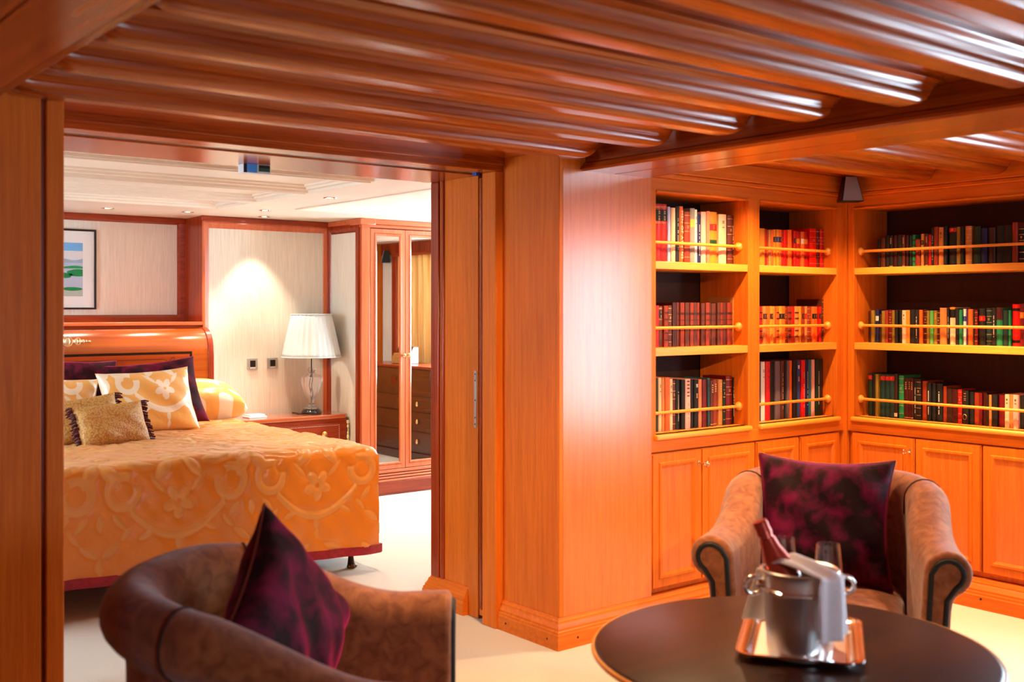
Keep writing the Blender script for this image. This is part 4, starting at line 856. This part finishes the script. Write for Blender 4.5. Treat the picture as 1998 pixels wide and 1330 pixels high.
# ================================================================== library furniture
TAN = fabric('tan_paisley', (.21, .060, .018), (.36, .122, .042), 26, .85, .35, (.7, .78, .9), bump=.25)
PIPE = P('black_piping', '0a0605', .6)
def smooth01(x): x = max(0, min(1, x)); return x * x * (3 - 2 * x)
RR = .072
def section(T):
    pts = [(0, .24), (0, T - RR - .05), (.001, T - RR)]
    for k in range(1, 15):
        a = math.pi - k * (math.pi + R(62)) / 14; pts.append((RR + RR * math.cos(a), T - RR + RR * math.sin(a)))
    pts += [(.092, T - 2.05 * RR), (.088, T - 2.6 * RR), (.088, .30), (.088, .10), (.05, .10), (0, .10)]
    return pts
def chair_path():
    """inner line of the tub, from one arm front round the back to the other; returns (x, y, outward normal, height)"""
    hw, yf, yb, bk_ = .251, -.415, .06, .17; out = []
    ns = 14; nb = 36; L = []
    for i in range(ns): L.append((-hw, yf + (yb - yf) * i / ns, -1, 0))
    for i in range(nb + 1):
        a = math.pi - math.pi * i / nb; L.append((hw * math.cos(a), yb + bk_ * math.sin(a), math.cos(a) / hw, math.sin(a) / bk_))
    for i in range(ns - 1, -1, -1): L.append((hw, yf + (yb - yf) * i / ns, 1, 0))
    for x, y, nx_, ny_ in L:
        k = math.hypot(nx_, ny_); T = .658 + .158 * smooth01((y + .30) / .496); out.append((x, y, nx_ / k, ny_ / k, T))
    return out
def armchair(loc, rz, label):
    root = empty('armchair', loc, label, 'armchair', 'rolled-arm tub chairs', rz)
    path = chair_path(); m = MB(); secs = []
    for x, y, nx_, ny_, T in path:
        # arms flare outwards a little towards the front
        fl = .05 * smooth01((-.05 - y) / .37); secs.append([(x + nx_ * (o + fl * (.3 + .7 * (z / T))), y + ny_ * o, z) for o, z in section(T)])
    n = len(secs[0]); vs = [p for s in secs for p in s]
    fs = [(j * n + i, j * n + (i + 1) % n, (j + 1) * n + (i + 1) % n, (j + 1) * n + i) for j in range(len(secs) - 1) for i in range(n)]
    fs += [tuple(range(n)), tuple((len(secs) - 1) * n + i for i in range(n - 1, -1, -1))]
    m.add(vs, fs); m.build('tub_back', TAN, root, smooth=50, bevel=.018, seg=4)
    for s in (0, -1):
        sec = secs[s]; cx = sum(p[0] for p in sec[3:17]) / 14; y = sec[0][1]
        sg = -1 if s == 0 else 1; fl = .05
        T = path[s][4]; x0 = path[s][0]
        pl = []
        r2 = RR - .027
        pl.append((.022, .12)); pl.append((.022, T - RR))
        for k in range(1, 13):
            a = math.pi - k * (math.pi + R(55)) / 12; pl.append((RR + r2 * math.cos(a), T - RR + r2 * math.sin(a)))
        pl += [(.072, T - 2.1 * RR), (.068, .12)]
        P3 = [(x0 + sg * (o + fl * (.3 + .7 * z / T)), z) for o, z in pl]
        m = MB(); m.prism([(px_, z) for px_, z in P3], 'y', y - .003, y + .01); fp = m.build('arm_facing', TAN, root, bevel=.006)
        m = MB(); m.tube([(px_, y - .002, z) for px_, z in P3], .0085, 8); m.build('piping', PIPE, fp, smooth=60)
    for idx in (17, len(path) - 18):
        m = MB(); m.tube([(p[0] + (0), p[1], p[2]) for p in secs[idx][1:19]], .004, 6); m.build('seam_piping', P('brown_seam', '3a160a', .7), root, smooth=60)
    m = MB(); m.box(-.25, .25, -.405, .18, .10, .28); m.build('seat_base', TAN, root, bevel=.02, seg=3)
    def seat(u, v):
        a = 2 * math.pi * u; e = .35; b = (v - .5) * math.pi
        c, s = math.cos(a), math.sin(a); sx = math.copysign(abs(c) ** e, c); sy = math.copysign(abs(s) ** e, s); cb = max(0, math.cos(b)) ** .4
        return ((.246 * sx * cb), -.10 + .325 * sy * cb, .345 + .075 * math.copysign(abs(math.sin(b)) ** .6, math.sin(b)) + .018 * (1 - (sx * cb) ** 2) * (1 if v > .5 else 0))
    m = MB(); m.grid(seat, 64, 20, True); m.build('seat_cushion', TAN, root, smooth=60)
    for x in (-.27, .27):
        for y in (-.36, .20):
            m = MB(); m.lathe([(.018, 0), (.022, .03), (.028, .10)], 14, (x * (.85 if y > 0 else 1), y, 0)); m.build('foot', P('dark_feet', '1c0c06', .3), root, smooth=40)
    return root
CH_R = dict(loc=(3.338, 2.331, 0), rz=-1.013); CH_L = dict(loc=(1.149, 2.343, 0), rz=.935)
armchair(CH_R['loc'], CH_R['rz'], 'tan rolled-arm tub armchair standing in front of the bookcase cupboards')
armchair(CH_L['loc'], CH_L['rz'], 'tan rolled-arm tub armchair standing in front of the bedroom opening')
def in_chair(ch, p):
    c, s = math.cos(ch['rz']), math.sin(ch['rz']); return (ch['loc'][0] + c * p[0] - s * p[1], ch['loc'][1] + s * p[0] + c * p[1], ch['loc'][2] + p[2])
def chair_cushion(ch, w, h, t, p, rot, label, seed):
    """p = cushion centre in the chair's frame, rot = (lean, roll about its own normal, turn)"""
    o = cushion('velvet_cushion', w, h, t, VEL, (0, 0, 0), (0, 0, 0), label, 'cushion', 'velvet chair cushions', pipe=P('wine_piping', '6a0812', .6), seed=seed, pinch=.12, wr=.008, n=50)
    rm = Matrix.Rotation(ch['rz'], 4, 'Z') @ Matrix.Rotation(R(rot[2]), 4, 'Z') @ Matrix.Rotation(R(rot[0]), 4, 'X') @ Matrix.Rotation(R(rot[1]), 4, 'Y')
    o.rotation_euler = rm.to_euler(); o.location = Vector(in_chair(ch, p)) + (rm @ Vector((0, 0, -h / 2))); return o
chair_cushion(CH_R, .49, .47, .15, (-.035, .04, .648), (-17, 1, 0), 'plum velvet cushion upright in the armchair by the bookcase', 21)
chair_cushion(CH_L, .43, .43, .15, (.058, -.025, .652), (-15, 50, -20), 'plum velvet cushion on its corner in the armchair by the opening', 22)

# ---- round table
TC = (2.17, 1.635); TR = .478; TZ = .60
DT = wood('walnut_top_', 'x', (.014, .0032, .0015), (.042, .009, .0035), .36, .05, 20, .25)
tb = empty('round_table', (TC[0], TC[1], 0), 'round dark walnut pedestal table between the armchairs', 'table')
m = MB(); m.lathe([(.01, TZ - .03), (TR - .04, TZ - .03), (TR - .012, TZ - .026), (TR - .002, TZ - .018), (TR, TZ - .011), (TR - .004, TZ - .004), (TR - .012, TZ), (.01, TZ)], 96); m.build('tabletop', DT, tb, smooth=40)
m = MB(); m.lathe([(TR + .0005, TZ - .018), (TR + .004, TZ - .014), (TR + .0045, TZ - .009), (TR + .001, TZ - .004), (TR - .003, TZ - .004), (TR - .003, TZ - .018), (TR + .0005, TZ - .018)], 96); m.build('rim_bead', WF('x'), tb, smooth=60)
m = MB(); m.lathe([(.36, TZ - .085), (.37, TZ - .085), (.37, TZ - .03), (.36, TZ - .03)], 64); m.build('apron', WM('x'), tb, smooth=30)
m = MB(); m.lathe([(.05, .06), (.06, .08), (.045, .14), (.07, .22), (.075, .27), (.04, .36), (.035, .42), (.06, .47), (.10, .515)], 32); m.build('pedestal', WM('z'), tb, smooth=50)
for k in range(4):
    a = R(45 + 90 * k); m = MB(); m.tube([(.03 * math.cos(a), .03 * math.sin(a), .14), (.14 * math.cos(a), .14 * math.sin(a), .12), (.25 * math.cos(a), .25 * math.sin(a), .05), (.33 * math.cos(a), .33 * math.sin(a), .022)], [.035, .03, .024, .022], 10); m.build('foot', WM('z'), tb, smooth=50)

# ---- silver tray
SIL = P('silver', 'f0ece8', .16, 1.0); SILB = P('silver_satin', 'f0eeec', .3, 1.0, bump=.35, bscale=60)
ty = math.atan2(1.401 - 1.629, 2.132 - 1.973); TRAYC = (2.215, 1.637)
tr = empty('serving_tray', (TRAYC[0], TRAYC[1], TZ), 'polished silver rectangular tray on the round table', 'tray', rz=ty)
def rrect(w, d, r, n=8):
    o = []
    for cx, cy, a0 in ((w - r, d - r, 0), (-w + r, d - r, 90), (-w + r, -d + r, 180), (w - r, -d + r, 270)):
        for k in range(n + 1): a = R(a0 + 90 * k / n); o.append((cx + r * math.cos(a), cy + r * math.sin(a)))
    return o
rings = [(.108, .155, .02, .003), (.112, .159, .022, .004), (.120, .167, .03, .014), (.132, .179, .036, .018), (.140, .187, .04, .018), (.142, .189, .041, .021), (.146, .193, .043, .021), (.146, .193, .043, .016), (.118, .165, .028, .010), (.106, .153, .02, 0)]
vs = []; 
for w_, d_, r_, z in rings: vs += [(x, y, z) for x, y in rrect(w_, d_, r_)]
n = 36; fs = [(k * n + i, k * n + (i + 1) % n, (k + 1) * n + (i + 1) % n, (k + 1) * n + i) for k in range(len(rings) - 1) for i in range(n)] + [tuple(range(n)), tuple((len(rings) - 1) * n + i for i in range(n - 1, -1, -1))]
m = MB(); m.add(vs, fs); m.build('tray_body', SIL, tr, smooth=35)
m = MB(); k = rrect(.104, .150, .018); m.prism(k, 'z', .0032, .0045); m.build('engraved_plate', SILB, tr)

# ---- ice bucket, bottle, napkin, glasses
BK = (2.125, 1.575); BZ = TZ + .0048
bk = empty('champagne_bucket', (BK[0], BK[1], BZ), 'silver champagne bucket with ring handles standing on the tray', 'ice bucket')
prof = [(.01, 0), (.068, 0), (.073, .004), (.076, .02), (.081, .09), (.085, .15), (.0865, .153), (.0875, .158), (.0865, .163), (.0875, .19), (.090, .197), (.092, .202), (.089, .205), (.084, .202), (.081, .16), (.077, .09), (.071, .012), (.01, .01)]
m = MB(); m.lathe(prof, 64); m.build('bowl', P('silver_hammered', 'f4f2f2', .34, 1.0, bump=.12, bscale=220), bk, smooth=40)
m = MB(); m.lathe([(.086, .152), (.0905, .155), (.0905, .160), (.0865, .163), (.086, .152)], 64); m.build('band', SIL, bk, smooth=50)
for s in (-1, 1):
    d = Vector((RT[0], RT[1], 0)) * s; c0 = d * .090 + Vector((0, 0, .168))
    m = MB(); m.ball(c0, .012, .012, .014, 12, 8); m.tube([c0 + d * (.018 + .02 * math.cos(t)) + Vector((0, 0, -.004 + .02 * math.sin(t))) for t in [k * math.pi / 10 for k in range(20)]], .0055, 8, True); m.build('handle', SIL, bk, smooth=60)
bt = Vector((BK[0], BK[1], 0)) + Vector((RT[0], RT[1], 0)) * (-.092) + Vector((FW[0], FW[1], 0)) * .02; bt.z = .918
bb = Vector((BK[0], BK[1], 0)) + Vector((RT[0], RT[1], 0)) * .028; bb.z = BZ + .032
dirv = (bt - bb); Lb = dirv.length; dirv.normalize()
btl = empty('champagne_bottle', tuple(bb), 'pink-foiled champagne bottle leaning in the silver bucket', 'bottle'); btl.rotation_euler = dirv.to_track_quat('Z', 'Y').to_euler()
s = Lb / .32
m = MB(); m.lathe([(.008, .004), (.038, 0), (.043, .006), (.043, .15), (.040, .18), (.030, .215), (.020, .24)], 36); m.build('glass_body', P('bottle_glass', '1a2410', .05, coat=.5), btl, smooth=45)
z1 = Lb; m = MB(); m.lathe([(.0425, .165), (.041, .18), (.032, .21), (.0225, .238), (.0195, .26), (.0165, z1 - .045), (.0165, z1 - .038), (.0188, z1 - .036), (.0192, z1 - .028), (.0180, z1 - .024), (.0185, z1 - .008), (.0165, z1 - .002), (.006, z1)], 32); m.build('foil', P('pink_foil', 'c2503e', .28, .55), btl, smooth=45)
# napkin draped over the bucket rim
rx, fx = Vector((RT[0], RT[1], 0)), Vector((FW[0], FW[1], 0)); c = Vector((BK[0], BK[1], BZ))
hd_ = (rx * .66 - fx * .75); td_ = (rx * .75 + fx * .66)
ctrl = [(-.075, .190), (-.06, .222), (-.02, .236), (.03, .228), (.07, .216), (.094, .2105), (.106, .200), (.109, .17), (.111, .13), (.113, .09), (.1145, .062)]
def nap(u, v):
    t = u * (len(ctrl) - 1); i = min(int(t), len(ctrl) - 2); k = t - i; a, b = ctrl[i], ctrl[i + 1]; q = [a[j] + (b[j] - a[j]) * k for j in range(2)]
    hang = smooth01((u - .5) / .18); off = (v - .5) * 2 * (.050 + .008 * hang)
    fold = .006 * math.sin(v * 11 + u * 2)
    rad = q[0] - hang * off * off / .2 + fold * hang
    return tuple(c + hd_ * rad + td_ * (off - .012) + Vector((0, 0, q[1] + fold * (1 - hang) * .8 - .3 * (1 - hang) * abs(off) * (1 - u))))
m = MB(); m.grid(nap, 60, 24); NAPM = fabric('white_linen', (.84, .80, .85), (.90, .87, .91), 200, .8, .3)
nk = m.build('napkin', NAPM, smooth=180); sm_ = nk.modifiers.new('solid', 'SOLIDIFY'); sm_.thickness = .004
tag(nk, 'folded white linen napkin draped over the champagne bucket rim', 'napkin')
def nap2(u, v):
    w2 = (.012 + .022 * u); off = (v - .5) * 2 * w2; q = c + rx * (-.075 - .012 * u + off) + fx * (.06 + .012 * u + .004 * math.sin(v * 8)) + Vector((0, 0, .19 - .125 * u))
    return tuple(q)
m = MB(); m.grid(nap2, 24, 12); b2 = m.build('napkin_tail', NAPM, nk, smooth=180); b2.modifiers.new('solid', 'SOLIDIFY').thickness = .003
GLS = P('thin_glass', 'ffffff', .01, trans=1.0, ior=1.45)
for (u, v, d), lb in (((1528, 1048, 2.78), 'clear wine glass on the table behind the pink-foiled bottle'), ((1616, 1060, 2.72), 'clear wine glass on the table behind the napkin')):
    r = ray(u, v); x, y = r[0] * d, r[1] * d; top = H + r[2] * d - TZ - .0
    gl = empty('wine_glass', (x, y, TZ), lb, 'glass', 'wine glasses')
    pr_ = [(.034, 0), (.034, .002), (.006, .006), (.004, .02), (.004, .08), (.008, .09), (.024, .105), (.034, .13), (.0355, .155), (.032, .19), (.028, top), (.027, top), (.031, .19), (.0342, .155), (.0325, .131), (.022, .108), (.004, .094)]
    m = MB(); m.lathe(pr_, 40); m.build('glass_body', GLS, gl, smooth=50)

# ================================================================== downlights
def downlight(x, y, z, watts, col, label, size=R(95), blend=.6, group='ceiling downlights', emis=14, r=.035, aim=None):
    d = empty('downlight', (x, y, z), label, 'downlight', group)
    m = MB(); m.lathe([(r, 0), (r + .004, -.004), (r + .012, -.004), (r + .014, 0)], 28); m.build('trim_ring', P('chrome_ring', 'd8d4cc', .15, 1.0), d, smooth=40)
    m = MB(); m.lathe([(.002, -.0005), (r - .004, -.0005), (r - .004, .0), (.002, .0)], 24); m.build('lens', P('lamp_lens_%d' % emis, 'ffffff', .3, emit=(1, .86, .66), es=emis), d)
    L = bpy.data.lights.new('downlight_lamp', 'SPOT'); L.energy = watts; L.color = col; L.spot_size = size; L.spot_blend = blend; L.shadow_soft_size = .03
    o = bpy.data.objects.new('downlight_lamp', L); COL.objects.link(o); o.parent = d; o.location = (0, 0, -.012); o.rotation_euler = (Vector(aim) - Vector((x, y, z))).to_track_quat('-Z', 'Y').to_euler() if aim else (0, 0, 0)
    return d
WL_ = (1.0, .80, .58)
for x, y, nm in ((2.44, 7.44, 'above the framed picture'), (2.97, 7.37, 'above the headboard end'), (3.56, 7.39, 'above the wall switches'), (3.34, 6.92, 'in front of the fabric wall panel'), (3.26, 4.80, 'near the opening'), (.9, 7.44, 'over the far side of the headboard'), (3.28, 5.9, 'over the bed edge')):
    downlight(x, y, 2.0995, BED_SPOT, WL_, 'small chrome downlight in the cream bedroom ceiling, ' + nm, R(75), .5, 'bedroom downlights', 25, .028)
for x, y, nm, k, ang, aim in ((4.58, 2.69, 'before the long bookcase', .9, 78, 0), (4.58, 2.33, 'before the far part of the long bookcase', .7, 78, 0), (3.95, 3.07, 'in front of the pillar-side shelves', .75, 140, 0), (4.6, 3.07, 'in front of the corner-side shelves', .5, 120, 0), (1.95, 2.33, 'over the armchairs', .8, 74, 0), (2.6, 2.69, 'before the pillar', .9, 100, 0), (3.9, 1.62, 'over the window side', .5, 100, (3.7, 2.4, 0)), (2.2, .77, 'over the round table', 3.2, 40, (3.28, 3.42, .95))):
    pillar_fill = y == .77  # out-of-view spot added to brighten the pillar's right face
    downlight(x, y, 2.0395 if pillar_fill else ZT - .0005, LIB_SPOT * k, WARM, ('added out-of-view spotlight to brighten the pillar, ' if pillar_fill else 'small chrome downlight between the wooden ceiling battens, ') + nm, R(ang), .6, 'library downlights', 30, .013 if pillar_fill else .028, aim)
for o in bpy.data.objects:
    if '_abs' in o: del o['_abs']
